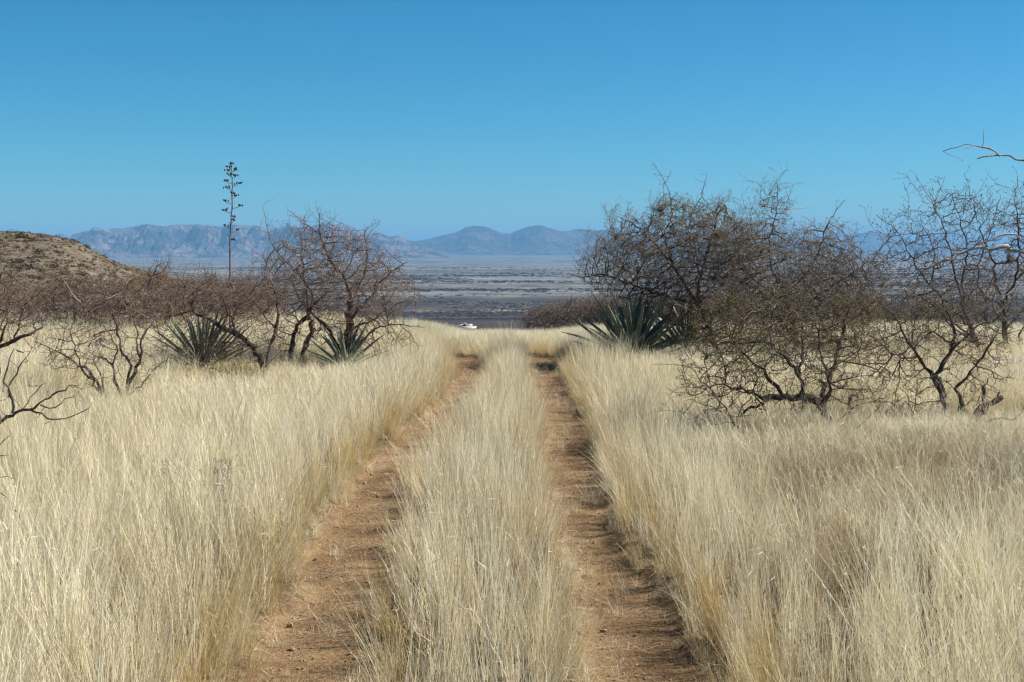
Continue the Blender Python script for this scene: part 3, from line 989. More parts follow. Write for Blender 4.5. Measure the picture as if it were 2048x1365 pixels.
# --- left of the track
tree('mesquite_tree', 'bare mesquite with a thick dark trunk rising out of an agave, left of the track', 'tree', 22.7,
     [([(672, None, 0), (680, 715, 0), (694, 690, 0), (699, 660, 0), (698, 630, 0), (703, 600, 0)], .10, .055),
      ([(700, 640, 0), (735, 600, .1), (765, 560, .2), (790, 540, .2), (815, 525, .2)], .034, .006),
      ([(703, 602, 0), (690, 560, 0), (660, 520, -.1), (640, 470, -.1), (640, 440, -.1), (632, 412, -.1)], .034, .004),
      ([(703, 602, 0), (725, 560, .2), (735, 510, .3), (728, 470, .3), (735, 455, .3)], .030, .004),
      ([(676, 695, 0), (660, 665, -.1), (640, 640, -.2), (620, 620, -.3), (600, 600, -.3)], .036, .012),
      ([(690, 695, 0), (720, 685, -.1), (760, 655, -.2), (800, 650, -.2), (850, 655, -.3)], .024, .004),
      ([(700, 660, 0), (745, 640, .1), (790, 610, .1), (840, 595, .1)], .02, .004),
      ([(580, None, .1), (582, 720, .1), (585, 680, .1), (600, 645, .1), (620, 625, .1), (625, 590, .1), (600, 550, 0), (575, 520, 0)], .05, .01),
      ([(612, None, .2), (605, 710, .2), (620, 670, .2), (625, 640, .2)], .055, .03),
      ([(620, 640, .1), (612, 580, .2), (605, 520, .2), (600, 470, .2), (590, 450, .2)], .028, .004),
      ([(600, 550, 0), (560, 510, 0), (540, 480, 0), (526, 410, 0)], .012, .003),
      ([(640, 470, -.1), (600, 440, -.1), (575, 420, -.1)], .01, .003),
      ([(800, 650, -.2), (825, 672, -.3), (838, 700, -.4)], .008, .003)],
     [(690, 560, 120, 90, 0, 1.1), (600, 560, 80, 90, 0, .9), (760, 590, 85, 55, .1, .9), (650, 490, 95, 45, 0, .8), (690, 640, 120, 50, 0, .9), (745, 685, 95, 45, -.1, .6), (600, 680, 70, 45, -.1, .5)],
     M_BARK_W, 110, dead=9, shoots=40, dens=.36, twig_p=.85, twig_len=.045, step=.07, dk=.105, tip=.003, knob_p=.3, knob_r=.007, foliage=M_TANLEAF, leaf_p=.05, leaf_n=2, group=G_L)
tree('mesquite_tree', 'bare mesquite whose black trunk leans left across the shaggy agave', 'tree', 20.4,
     [([(535, None, 0), (527, 735, 0), (515, 705, 0), (490, 680, 0), (455, 660, 0), (420, 640, -.1), (385, 622, -.2)], .06, .022),
      ([(530, 740, 0), (540, 700, .1), (552, 660, .1), (556, 620, .1), (548, 580, .1)], .038, .012),
      ([(420, 640, -.1), (390, 600, -.1), (370, 570, -.1), (350, 545, -.1)], .02, .004),
      ([(470, 668, 0), (455, 620, .2), (440, 580, .2), (430, 550, .2)], .022, .005),
      ([(552, 660, .1), (520, 620, 0), (500, 590, 0), (480, 560, 0)], .018, .005),
      ([(385, 622, -.2), (350, 630, -.2), (310, 640, -.3)], .014, .004),
      ([(500, 690, 0), (450, 685, -.2), (400, 680, -.3), (360, 665, -.3)], .014, .004)],
     [(430, 600, 115, 55, 0, .9), (520, 600, 75, 55, .1, .8), (370, 610, 70, 45, 0, .7), (490, 680, 90, 50, -.1, .6), (380, 690, 80, 50, -.15, .5)],
     M_BARK, 111, dead=6, shoots=24, dens=.75, twig_p=.85, twig_len=.04, step=.065, dk=.095, tip=.0026, knob_p=.2, knob_r=.006, group=G_L)
tree('mesquite_tree', 'spindly vase-shaped bare mesquite standing alone in the left field', 'tree', 16.8,
     [([(215, None, 0), (208, 790, 0), (195, 765, 0), (178, 745, 0), (150, 725, 0), (120, 705, -.1), (85, 690, -.1)], .03, .006),
      ([(210, 795, 0), (190, 770, .1), (165, 740, .15), (150, 700, .2), (140, 660, .2)], .02, .005),
      ([(250, None, .1), (252, 790, .1), (256, 765, .1), (258, 735, .1), (250, 705, .1), (238, 680, .1), (230, 640, .2), (215, 600, .2)], .03, .006),
      ([(255, 775, .1), (270, 745, .1), (280, 715, 0), (285, 680, 0), (300, 650, 0), (310, 615, 0)], .022, .005),
      ([(246, 800, .1), (230, 765, 0), (226, 730, 0), (235, 700, 0), (222, 670, -.1), (200, 640, -.1)], .02, .005),
      ([(258, 790, .1), (290, 765, 0), (310, 735, 0), (335, 720, 0)], .012, .004),
      ([(213, 800, 0), (205, 775, -.2), (200, 745, -.2)], .02, .008),
      ([(280, 715, 0), (274, 670, .2), (268, 620, .2), (285, 580, .2)], .014, .004)],
     [(230, 620, 110, 55, .1, .8), (140, 690, 80, 50, 0, .5), (285, 700, 65, 70, 0, .5), (190, 715, 110, 60, 0, .5)],
     M_BARK, 112, dead=3, shoots=24, dens=.5, twig_p=.6, twig_len=.035, step=.06, dk=.10, tip=.0024, knob_p=.3, knob_r=.005, group=G_L)
for i, (px, D, cx, cy, rx, ry, lab) in enumerate([(150, 28.5, 165, 605, 95, 55, 'dense rust-brown thicket mesquite at the foot of the hill, farthest left'),
                                                  (300, 27.5, 300, 600, 85, 58, 'dense rust-brown thicket mesquite under the dead black top branch'),
                                                  (410, 29.0, 410, 606, 75, 50, 'dense rust-brown thicket mesquite behind the shaggy agave'),
                                                  (40, 29.5, 30, 620, 80, 45, 'dense rust-brown thicket mesquite at the left edge below the hill'),
                                                  (505, 30.0, 505, 600, 60, 42, 'dense rust-brown thicket mesquite left of the thick dark trunk')]):
    tree('mesquite_tree', lab, 'tree', D,
         [([(px, None, 0), (px + 4, 670, 0), (px + 2, 640, 0)], .05, .03),
          ([(px + 4, 668, 0), (px - 30, 640, -.2), (cx - rx * .6, cy, -.3)], .03, .007),
          ([(px + 4, 660, 0), (px + 30, 620, .2), (cx + rx * .6, cy - 10, .3)], .03, .007),
          ([(px + 2, 645, 0), (px, 610, 0), (cx + 5, cy - ry * .7, 0)], .03, .006)],
         [(cx, cy, rx, ry, 0, 1.1), (cx, cy + ry, rx * .8, ry * .55, -.2, .8)], (M_BARK, M_BARK_W)[i % 2], 130 + i, shoots=16, dens=1.0, twig_p=.95, twig_len=.055, step=.08, dk=.105, tip=.0034, knob_p=.1, knob_r=.006, foliage=M_TANLEAF, leaf_p=.25, leaf_n=2, group=G_L, leaf_len=(.02, .045))
tree('dead_branch', 'dead black branch sticking up above the left thicket', 'branch', 27.2,
     [([(318, None, .1), (316, 660, .1), (300, 600, .1), (297, 575, .1), (303, 555, .1), (312, 540, .1), (322, 528, .1)], .035, .014),
      ([(300, 560, .1), (297, 545, .1), (306, 532, .1), (310, 515, .1)], .012, .003),
      ([(306, 552, .1), (325, 545, .1), (334, 535, .1), (336, 522, .1)], .014, .004)], [], M_BARK_D, 141, twig_p=.5, twig_len=.06, tip=.004, limb_name='fork')
tree('mesquite_tree', 'bare mesquite at the far left edge in front of the hill', 'tree', 18.6,
     [([(-75, None, 0), (-60, 730, 0), (-30, 710, 0), (0, 695, 0), (30, 680, 0), (60, 668, 0), (85, 655, .1)], .06, .012),
      ([(-30, 712, 0), (0, 680, -.1), (10, 650, -.2), (20, 610, -.2)], .03, .006),
      ([(-65, 730, 0), (-50, 660, .2), (-30, 600, .2), (0, 560, .2), (10, 530, .2)], .04, .006),
      ([(30, 680, 0), (40, 640, 0), (60, 600, 0)], .018, .005),
      ([(-60, 730, 0), (-110, 660, 0), (-150, 580, 0)], .05, .01)],
     [(10, 600, 85, 75, 0, .9), (60, 630, 55, 45, .1, .6), (-70, 600, 70, 90, 0, .9), (0, 690, 40, 30, 0, .4)],
     M_BARK, 113, shoots=18, dens=.42, twig_p=.8, twig_len=.04, step=.065, dk=.095, tip=.0026, knob_p=.15, group=G_L)
tree('mesquite_tree', 'knobby bare boughs of a near mesquite reaching in low from the left edge', 'tree', 11.0,
     [([(-230, None, 0), (-190, 920, 0), (-120, 880, 0), (-60, 860, 0), (-20, 850, 0)], .045, .017),
      ([(-25, 851, 0), (0, 843, 0), (25, 828, 0), (60, 820, 0), (95, 795, -.05), (130, 780, -.1), (155, 772, -.1)], .0165, .0035),
      ([(25, 828, 0), (20, 790, 0), (8, 760, 0), (12, 730, 0), (28, 700, 0), (48, 706, .0)], .013, .004),
      ([(18, 795, 0), (25, 760, .05), (45, 725, .05), (60, 700, .1), (66, 695, .1)], .009, .004),
      ([(60, 820, 0), (95, 832, -.05), (130, 838, -.05), (160, 826, -.1), (185, 805, -.1)], .008, .0032),
      ([(30, 828, 0), (55, 808, .05), (75, 785, .1), (90, 765, .1)], .009, .0035),
      ([(80, 810, 0), (110, 815, -.1), (140, 795, -.1), (150, 790, -.1)], .007, .003),
      ([(0, 843, 0), (-10, 800, 0), (-5, 760, 0), (0, 735, 0)], .012, .004),
      ([(-190, 920, 0), (-200, 820, .1), (-180, 720, .1), (-140, 640, .1)], .045, .01)],
     [(-150, 760, 90, 100, 0, .5)],
     M_BARK, 114, dens=.25, twig_p=.30, twig_len=.03, step=.045, dk=.09, tip=.0026, knob_p=.7, knob_r=.0065, group=G_L)
tree('thorny_twig', 'thin thorny twigs poking in low at the left edge', 'twig', 8.6,
     [([(-110, None, 0), (-60, 1010, 0), (-20, 960, 0), (0, 900, 0), (10, 885, 0), (25, 868, 0)], .012, .002),
      ([(-20, 965, 0), (0, 985, 0), (20, 1005, 0), (38, 1035, 0), (50, 1060, 0)], .005, .002),
      ([(-30, 940, 0), (-5, 955, 0), (22, 956, 0)], .005, .0015),
      ([(-10, 920, 0), (5, 911, 0), (18, 911, 0)], .004, .0015)], [], M_BARK, 142, twig_p=.25, twig_len=.012, step=.03, tip=.0018, knob_p=.9, knob_r=.004, limb_name='side_twig')

# --- fallen and broken wood
tree('broken_log', 'dark rotten broken log with a forked end slanting out of the grass', 'log', 15.2,
     [([(1940, None, .0), (1945, 838, 0), (1965, 818, 0), (1985, 803, 0), (2006, 794, 0)], .062, .026),
      ([(1990, 802, 0), (1997, 792, 0), (1999, 784, 0)], .02, .007),
      ([(1963, 822, 0), (1966, 795, .05), (1967, 772, .05)], .022, .018),
      ([(1967, 775, .05), (1973, 764, .05), (1979, 757, .05)], .014, .003),
      ([(1952, 828, -.03), (1955, 810, -.05), (1960, 793, -.05)], .014, .006)], [], M_LOG, 150, twig_p=0, limb_name='stub')
tree('broken_stump', 'short split dark stump in the grass right of the arching trunk', 'stump', 14.6,
     [([(1697, None, 0), (1697, 812, 0), (1702, 795, 0)], .03, .018), ([(1700, 800, 0), (1708, 792, 0), (1716, 797, 0)], .02, .012)], [], M_LOG, 151, twig_p=0, limb_name='stub')
tree('fallen_branch', 'grey fallen branch lying before the shaggy agave', 'branch', 19.9,
     [([(452, 742, 0), (432, 745, 0), (400, 752, 0), (372, 756, 0), (345, 764, 0), (306, 766, 0)], .034, .008),
      ([(440, 744, 0), (425, 738, .05), (400, 730, .1), (375, 716, .1), (350, 700, .1)], .02, .005),
      ([(360, 760, 0), (335, 782, -.05), (300, 800, -.1), (280, 806, -.1)], .008, .003)], [], M_BARK, 152, twig_p=.3, twig_len=.05, limb_name='fork')
tree('dead_branch', 'thin dead branch leaning out of the grass before the arching mesquite', 'branch', 13.4,
     [([(1525, None, -.1), (1514, 898, 0), (1490, 870, 0), (1470, 845, 0), (1448, 815, .05), (1432, 790, .1), (1418, 760, .1)], .013, .004),
      ([(1472, 848, 0), (1480, 828, .05), (1498, 800, .05), (1512, 775, .1)], .008, .003),
      ([(1516, 895, 0), (1520, 870, 0), (1520, 848, 0)], .006, .004),
      ([(1448, 815, .05), (1405, 822, 0), (1378, 840, -.1), (1340, 795, 0)], .005, .002),
      ([(1470, 846, 0), (1420, 848, 0), (1390, 830, 0), (1340, 822, 0), (1310, 824, 0)], .005, .002),
      ([(1432, 790, .1), (1400, 760, .1), (1380, 735, .1), (1340, 730, .1), (1305, 729, .1)], .006, .002)], [], M_BARK_D, 153, twig_p=.35, twig_len=.03, knob_p=.4, limb_name='fork')
tree('dead_branch', 'forked thin dead branch low at the right edge below the broken log', 'branch', 14.2,
     [([(1972, 845, 0), (1990, 838, 0), (2005, 836, 0), (2025, 838, 0), (2040, 826, 0), (2060, 805, 0)], .011, .006),
      ([(2025, 838, 0), (2035, 842, 0), (2045, 845, 0)], .005, .002)], [], M_LOG, 154, twig_p=.3, twig_len=.03, limb_name='fork')
tree('dead_branch', 'slender dead stems slanting through the grass below the split stump', 'branch', 13.2,
     [([(1690, None, 0), (1702, 873, 0), (1740, 830, 0), (1772, 805, 0)], .007, .003),
      ([(1620, None, -.2), (1630, 910, -.2), (1650, 880, -.2), (1662, 858, -.2)], .006, .002),
      ([(1640, 905, -.2), (1637, 880, -.2), (1640, 868, -.2)], .004, .002),
      ([(1700, 880, 0), (1740, 877, 0), (1775, 872, 0)], .004, .002)], [], M_BARK_D, 155, twig_p=.25, twig_len=.025, limb_name='fork')


# ------------------------------------------------------------------ agaves: every leaf a part
def agave_leaf(seed, L=1.0, W=.115, curve=.18):
    rng = np.random.default_rng(seed)
    n = 11
    t = np.linspace(0, 1, n)
    w = W * np.interp(t, [0, .12, .4, .7, .9, .96, 1], [.85, .8, 1.0, .72, .3, .10, .02]) * .5
    ang = curve * (t - .3)
    x = np.concatenate([[0], np.cumsum(np.sin(ang[:-1]) * L / (n - 1))])
    z = np.concatenate([[0], np.cumsum(np.cos(ang[:-1]) * L / (n - 1))])
    V = []; A = []
    th = np.interp(t, [0, .3, 1], [.045, .028, .004])
    for i in range(n):
        ch = w[i] * .42
        ring = [(-w[i], ch), (-w[i] * .45, ch * .25), (0, 0), (w[i] * .45, ch * .25), (w[i], ch), (w[i] * .55, -th[i] * .8), (0, -th[i] - ch * .2), (-w[i] * .55, -th[i] * .8)]
        for (s, u) in ring:
            V.append((u * -1 + x[i] * 1.0, s, z[i])); A.append(t[i])
    k = 8
    q = []
    for i in range(n - 1):
        for j in range(k):
            q.append((i * k + j, i * k + (j + 1) % k, (i + 1) * k + (j + 1) % k, (i + 1) * k + j))
    tr = []
    b = len(V)
    for i in range(1, n - 2):
        for side in (0, 4):
            for f in (0.0, .5):
                p = np.array(V[i * k + side]) * (1 - f) + np.array(V[(i + 1) * k + side]) * f
                sgn = -1 if side == 0 else 1
                a = len(V)
                V += [tuple(p + np.array((0, 0, -.008))), tuple(p + np.array((0, 0, .008))), tuple(p + np.array((0, sgn * .008, .004)))]
                A += [1, 1, 1]
                tr.append((a, a + 1, a + 2))
    return V, q, tr, A


LEAFMESH = {}


def leaf_mesh(kind, dead):
    key = (kind, dead)
    if key not in LEAFMESH:
        V, q, t, A = agave_leaf(kind, 1.0, .115, [.1, .25, -.15, .4][kind])
        LEAFMESH[key] = np_mesh('agave_leaf', V, q, t, M_AGAVE_D if dead else M_AGAVE, {'along': np.array(A)})
    return LEAFMESH[key]


def agave(label, px, D, n, L, seed, spread=(86, 8), dead_from=2.0, zoff=0.05, wmul=1.0, lean=0):
    rng = random.Random(seed)
    p = at(px, 700, D)
    z = float(terr(p[0], p[1]))
    root = empty('agave', (p[0], p[1], z))
    tag(root, label, 'agave')
    # the short heart from which the leaves rise
    B = Build()
    hz_ = np.array([(0, 0, -.1), (0, 0, .1), (0, 0, .22), (0, 0, .34)])
    B.add(*tubes(hz_, np.array((.10, .12, .08, .02)), np.zeros(4, int), 10))
    link('heart', B.mesh('heart', M_AGAVE_D, 'along'), root)
    for i in range(n):
        f = i / (n - 1)
        el = spread[0] + (spread[1] - spread[0]) * f ** .8 + rng.uniform(-7, 7)
        az = i * 137.5 + rng.uniform(-14, 14)
        l = L * (0.80 + .25 * math.sin(math.pi * min(1, f * .9 + .1))) * rng.uniform(.85, 1.1)
        o = link('leaf', leaf_mesh(rng.randrange(4), f > dead_from), root)
        r = .03 + .09 * f
        o.location = (math.cos(R(az)) * r, math.sin(R(az)) * r, zoff + .18 * (1 - f))
        o.rotation_euler = (0, R(90 - el), R(az))
        o.scale = (l * wmul, l * wmul, l)
    return root


agave('big dark green agave in the open grass, right of the track', 1262, 24.2, 66, 1.16, 5, (86, 2), .9, wmul=.82)
agave('shaggy agave with dry lower leaves under the left-leaning black trunk', 405, 21.6, 60, .92, 6, (88, 2), .62, wmul=.6)
agave('small agave whose leaves ring the foot of the thick dark trunk', 690, 22.1, 30, .70, 8, (78, 4), .75, wmul=.9)
agave('pale agave half hidden behind the big one under the mesquite twigs', 1372, 26.6, 40, .95, 9, (88, 22), wmul=.85)

# ------------------------------------------------------------------ dry agave flower stalk
ST_D = 24.6
base = at(460, 700, ST_D); bz = float(terr(base[0], base[1]))
stalk = empty('agave_flower_stalk', (base[0], base[1], bz))
tag(stalk, 'tall dry agave flower stalk with dark seed clusters against the sky', 'flower stalk')
off = np.array((base[0], base[1], bz))
sp = [(460, 560), (460, 500), (460, 480), (461.5, 455), (462.5, 430), (464.6, 416), (464, 388), (465, 370), (463.5, 345), (463, 330)]
w = [np.array((base[0], base[1], bz - .05))] + [at(a, b, ST_D) for a, b in sp]
poly = resample(w, .08)
Bm, _ = limb_mesh(poly - off, .022, .007, M_STALK, np.random.default_rng(3), k=7, wob=.04)
link('stem', Bm.mesh('stem', M_STALK), stalk)
CL = [(463, 328, 463), (459, 335, 463), (471.5, 339, 463.3), (457, 341.6, 463.4), (461, 350, 463.6), (470.5, 352, 464), (451.4, 362, 464.6), (476.6, 368, 465), (455, 375.6, 464.6), (465.5, 387.5, 464),
      (472.5, 391.8, 464), (450.8, 403, 464.2), (479, 412, 464.4), (449, 421, 463), (467.5, 434, 462.3), (467.5, 441, 462), (452, 452, 461.6), (473.5, 460.6, 461.2), (452, 467.5, 460.8), (463.6, 480, 460)]
crng = np.random.default_rng(12)
for i, (cx, cy, sx) in enumerate(CL):
    dy = crng.uniform(-.10, .10)
    a = at(sx, cy + 5, ST_D); b = at(cx, cy + 1, ST_D + dy)
    m = (a + b) / 2 - np.array((0, 0, .012))
    pl = resample([a, m, b], .03)
    Bb, _ = limb_mesh(pl - off, .006, .004, M_STALK, crng, k=5, wob=.05)
    br = link('branch', Bb.mesh('branch', M_STALK), stalk)
    if i == 18: continue
    cnt = 7 if i < 15 else 5
    rr = .027 if i < 15 else .02
    Bc = Build()
    for k in range(cnt):
        d = crng.normal(size=3) * np.array((1, 1, .35)) * rr
        c0 = b + d; c1 = c0 + np.array((crng.normal() * .008, crng.normal() * .008, .034))
        q = np.stack([c0 + (c1 - c0) * f for f in (0, .35, .75, 1)])
        Bc.add(*tubes(q - off, np.array((.004, .013, .012, .003)), np.zeros(4, int), 6))
    link('seed_cluster', Bc.mesh('seed_cluster', M_POD), br)

# ------------------------------------------------------------------ prickly pear, broom tuft, weeds, stones
pp = at(203, 735, 23.0)
pr = empty('prickly_pear', (pp[0], pp[1], float(terr(pp[0], pp[1]))))
tag(pr, 'dark purplish prickly pear seen through the spindly bush at left', 'cactus')
prng = np.random.default_rng(4)
for i, (dx, dz, s, rz, tl) in enumerate([(-.05, .10, .15, .2, 0), (.08, .14, .12, -.5, .35), (-.12, .24, .11, .6, -.4), (.02, .30, .12, .1, .1), (.14, .32, .09, .9, .5)]):
    u, v = np.meshgrid(np.linspace(0, 2 * np.pi, 13)[:-1], np.linspace(0, np.pi, 8))
    V = np.stack([np.cos(u) * np.sin(v) * s, np.sin(u) * np.sin(v) * s * .18, np.cos(v) * s * 1.25], -1).reshape(-1, 3)
    c, sn = math.cos(tl), math.sin(tl)
    V = V @ np.array([[c, 0, -sn], [0, 1, 0], [sn, 0, c]])
    c, sn = math.cos(rz), math.sin(rz)
    V = V @ np.array([[c, sn, 0], [-sn, c, 0], [0, 0, 1]]) + np.array((dx, prng.uniform(-.04, .04), dz))
    ii = np.arange(96).reshape(8, 12)
    q = np.stack([ii[:-1], np.roll(ii, -1, 1)[:-1], np.roll(ii, -1, 1)[1:], ii[1:]], -1).reshape(-1, 4)
    link('pad', np_mesh('pad', V, q, None, M_PEAR), pr)


def ribbons(n, rng, hmin, hmax, spread, base_r, width, nseg, curl, head=0.0, lean=(0, 0)):
    """n grass blades as thin tapering ribbons; attribute blade = (height fraction, blade random, 0)."""
    V = []; Q = []; A = []
    b = rng.uniform(0, 2 * np.pi, n); br = base_r * np.sqrt(rng.random(n))
    P = np.stack([np.cos(b) * br, np.sin(b) * br, np.full(n, -.02)], -1)
    phi = rng.uniform(0, 2 * np.pi, n)
    H = rng.uniform(hmin, hmax, n)
    a0 = np.abs(rng.normal(size=n)) * spread
    cu = np.abs(rng.normal(size=n)) * curl
    psi = rng.uniform(0, np.pi, n)
    wd = np.stack([np.cos(psi), np.sin(psi), np.zeros(n)], -1)
    W = width * rng.uniform(.6, 1.3, n)
    rnd = rng.random(n)
    heads = []
    pts = []
    for s in range(nseg + 1):
        t = s / nseg
        w = (W * (1 - .85 * t ** 1.4))[:, None] * .5
        V.append(P - wd * w); V.append(P + wd * w)
        A.append(np.stack([np.full(n, t), rnd, np.zeros(n)], -1)); A.append(A[-1])
        pts.append(P.copy())
        if s < nseg:
            a = a0 + cu * (t + .5 / nseg) ** 2.2
            st = (H / nseg)[:, None]
            P = P + st * np.stack([np.sin(a) * np.cos(phi) + lean[0] * t, np.sin(a) * np.sin(phi) + lean[1] * t, np.cos(a)], -1)
    m = n
    for s in range(nseg):
        i = np.arange(m)
        Q.append(np.stack([2 * s * m + i, (2 * s + 1) * m + i, (2 * s + 3) * m + i, (2 * s + 2) * m + i], -1))
    V = np.concatenate(V); A = np.concatenate(A); Q = np.concatenate(Q)
    if head > 0:
        # open seed heads: fine side branches along the top third of some culms
        sel = np.where(rng.random(n) < head)[0]
        hv = []; hq = []; ha = []
        c = len(V)
        for i in sel:
            for k in range(7):
                f = rng.uniform(.55, 1.0) * nseg
                s0 = min(int(f), nseg - 1)
                p = pts[s0][i] + (pts[s0 + 1][i] - pts[s0][i]) * (f - s0)
                ax = pts[nseg][i] - pts[nseg - 1][i]; ax = ax / max(1e-6, np.linalg.norm(ax))
                d = ax * 1.0 + rng.normal(size=3) * .55
                d /= np.linalg.norm(d)
                L = rng.uniform(.03, .075)
                sd_ = np.cross(d, rng.normal(size=3)); sd_ /= np.linalg.norm(sd_)
                ww = width * .32
                hv += [p - sd_ * ww, p + sd_ * ww, p + d * L + sd_ * ww * .5, p + d * L - sd_ * ww * .5]
                hq.append((c, c + 1, c + 2, c + 3)); c += 4
                ha += [(.95, rnd[i], 1)] * 4
        if hv:
            V = np.concatenate([V, np.array(hv)]); Q = np.concatenate([Q, np.array(hq)]); A = np.concatenate([A, np.array(ha)])
    return V, Q, A


def blade_thing(name, label, cat, px, D, mat, seed, n=220, h=(.15, .4), spread=.5, br=.12, width=.006, group=None):
    p = at(px, 700, D)
    rng = np.random.default_rng(seed)
    V, Q, A = ribbons(n, rng, h[0], h[1], spread, br, width, 3, .4, .3)
    o = link(name, np_mesh(name, V, Q, None, mat, {'blade': A}, smooth=False), None, (p[0], p[1], float(terr(p[0], p[1]))))
    return tag(o, label, cat, group)


for i, (px, D, n) in enumerate([(462, 19.6, 1)]):
    blade_thing('broom_shrub', 'yellow-green broom-like shrub below the left-leaning trunk', 'shrub', 466, 19.5, M_YELLOW, 31, 420, (.2, .42), .55, .22, .007)
blade_thing('broom_shrub', 'smaller olive broom-like shrub by the fork of the left-leaning trunk', 'shrub', 500, 19.8, M_YELLOW, 32, 260, (.2, .38), .55, .16, .007)
for i, (px, D, lab) in enumerate([(442, 9.6, 'larger dark twiggy weed standing in the pale left grass'), (358, 9.8, 'smaller dark twiggy weed in the pale left grass')]):
    p = at(px, 1000, D); g = float(terr(p[0], p[1]))
    rng = np.random.default_rng(60 + i)
    o = empty('twiggy_weed', (p[0], p[1], g)); tag(o, lab, 'weed')
    cp = []; cr = []; cid = []
    for k in range(26 if i == 0 else 14):
        q = np.array((0, 0, 0.0)); d = np.array((rng.normal() * .16, rng.normal() * .16, 1.0))
        for s in range(7):
            cp.append(q.copy()); cr.append(.0022 - .0002 * s); cid.append(k)
            q = q + d / np.linalg.norm(d) * (.085 if i == 0 else .08); d = d + rng.normal(size=3) * (.1 if s < 4 else .5)
    B = Build(); B.add(*tubes(np.array(cp), np.array(cr), np.array(cid), 3))
    link('stems', B.mesh('stems', M_BARK_D), o)
    tp = np.array(cp)[np.array([j for j in range(len(cp)) if j % 7 >= 4])]
    tp = np.repeat(tp, 3, axis=0) + rng.normal(size=(len(tp) * 3, 3)) * .012
    v, t = octa(tp, np.full(len(tp), .0042), rng)
    B = Build(); B.add(v, None, t)
    so = link('seeds', B.mesh('seeds', M_BROWN), o); so['kind'] = 'stuff'


def stone_mesh(seed, mat):
    rng = np.random.default_rng(seed)
    import bmesh
    bm = bmesh.new(); bmesh.ops.create_icosphere(bm, subdivisions=1, radius=1)
    me = bpy.data.meshes.new('stone')
    for v in bm.verts:
        v.co = Vector((v.co.x * 1.2, v.co.y * .95, v.co.z * .65)) * (1 + rng.normal() * .16)
    bm.to_mesh(me); bm.free(); me.materials.append(mat)
    return me


sm = [stone_mesh(i, M_WHITE_ST) for i in range(3)]
for i, (px, py, s) in enumerate([(1996, 722, .07), (2004, 728, .06), (2013, 731, .08), (2021, 724, .05), (2027, 716, .06), (2030, 730, .045), (2010, 720, .04), (2035, 722, .05), (2041, 741, .06), (1790, 706, .05), (1800, 709, .04)]):
    p = at(px, py, 21.5)
    o = link('stone', sm[i % 3], None, (p[0], 21.5 + .15 * (i % 4), p[2]))
    o.location.z = float(terr(o.location.x, o.location.y)) + s * .3 + (.16 if i < 9 else .2)
    o.scale = (s * 1.3, s * 1.1, s); o.rotation_euler = (0.3 * i, .2 * i, 1.1 * i)
    order = ['leftmost', 'second', 'fourth', 'fifth', 'sixth', 'seventh', 'third', 'eighth', 'rightmost'] 
    if i < 9:
        w_ = order[i]
        lab_ = ('%s white stone of the pale heap at the right edge' % w_) if w_ in ('leftmost', 'rightmost') else '%s white stone from the left in the pale heap at the right edge' % w_
    else:
        lab_ = 'left of the two white stones under the dense mesquite' if i == 9 else 'right of the two white stones under the dense mesquite'
    tag(o, lab_, 'stone', 'pale stones at right')
# the stones lie on a low earth heap
hb = at(2018, 735, 21.6)
V = []; u = np.linspace(0, 2 * np.pi, 17)[:-1]
for k, (r, z) in enumerate([(.75, -.05), (.55, .10), (.3, .19), (.0, .22)]):
    for a in u: V.append((math.cos(a) * r * 1.1 * (1 + .08 * math.sin(3 * a + k)), math.sin(a) * r * .8, z))
ii = np.arange(64).reshape(4, 16)
q = np.stack([ii[:-1], np.roll(ii, -1, 1)[:-1], np.roll(ii, -1, 1)[1:], ii[1:]], -1).reshape(-1, 4)
M_HEAP = mat_plain('heap_soil', (.2, .13, .08), (.33, .23, .14), 14, .95, .1, .8, .02)
tag(link('earth_heap', np_mesh('earth_heap', V, q, None, M_HEAP), None, (hb[0], hb[1], float(terr(hb[0], hb[1])))), 'low earth heap carrying white stones at the right', 'earth heap')
hb2 = at(1796, 735, 21.7)
tag(link('earth_heap', np_mesh('earth_heap', np.array(V) * .7, q, None, M_HEAP), None, (hb2[0], hb2[1], float(terr(hb2[0], hb2[1])))), 'smaller earth heap with two white stones under the dense mesquite', 'earth heap')


# ------------------------------------------------------------------ ranch buildings far below the crest
def box(B, x0, x1, y0, y1, z0, z1):
    v = [(x0, y0, z0), (x1, y0, z0), (x1, y1, z0), (x0, y1, z0), (x0, y0, z1), (x1, y0, z1), (x1, y1, z1), (x0, y1, z1)]
    B.add(v, [(3, 2, 1, 0), (4, 5, 6, 7), (0, 1, 5, 4), (1, 2, 6, 5), (2, 3, 7, 6), (3, 0, 4, 7)])


def gable(B, x0, x1, y0, y1, z, h, ov=.5, th=.25):
    """Ridge along Y; two thick slopes."""
    xm = (x0 + x1) / 2
    for (a, b) in ((x0 - ov, xm), (x1 + ov, xm)):
        za = z - ov * h / (xm - x0)
        v = [(a, y0 - ov, za), (b, y0 - ov, z + h), (b, y1 + ov, z + h), (a, y1 + ov, za)]
        v += [(p[0], p[1], p[2] + th) for p in v]
        B.add(v, [(0, 1, 2, 3), (7, 6, 5, 4), (0, 4, 5, 1), (1, 5, 6, 2), (2, 6, 7, 3), (3, 7, 4, 0)])


HDp = 900.0
mpp = HDp / FPX


def far_root(name, label, cat, px, D=HDp):
    p = at(px, 650, D)
    o = empty(name, (p[0], p[1], float(terr(p[0], p[1]))))
    return tag(o, label, cat), float(terr(p[0], p[1]))


def ztop(py, D=HDp): return EYE - (py - Y0) / FPX * D


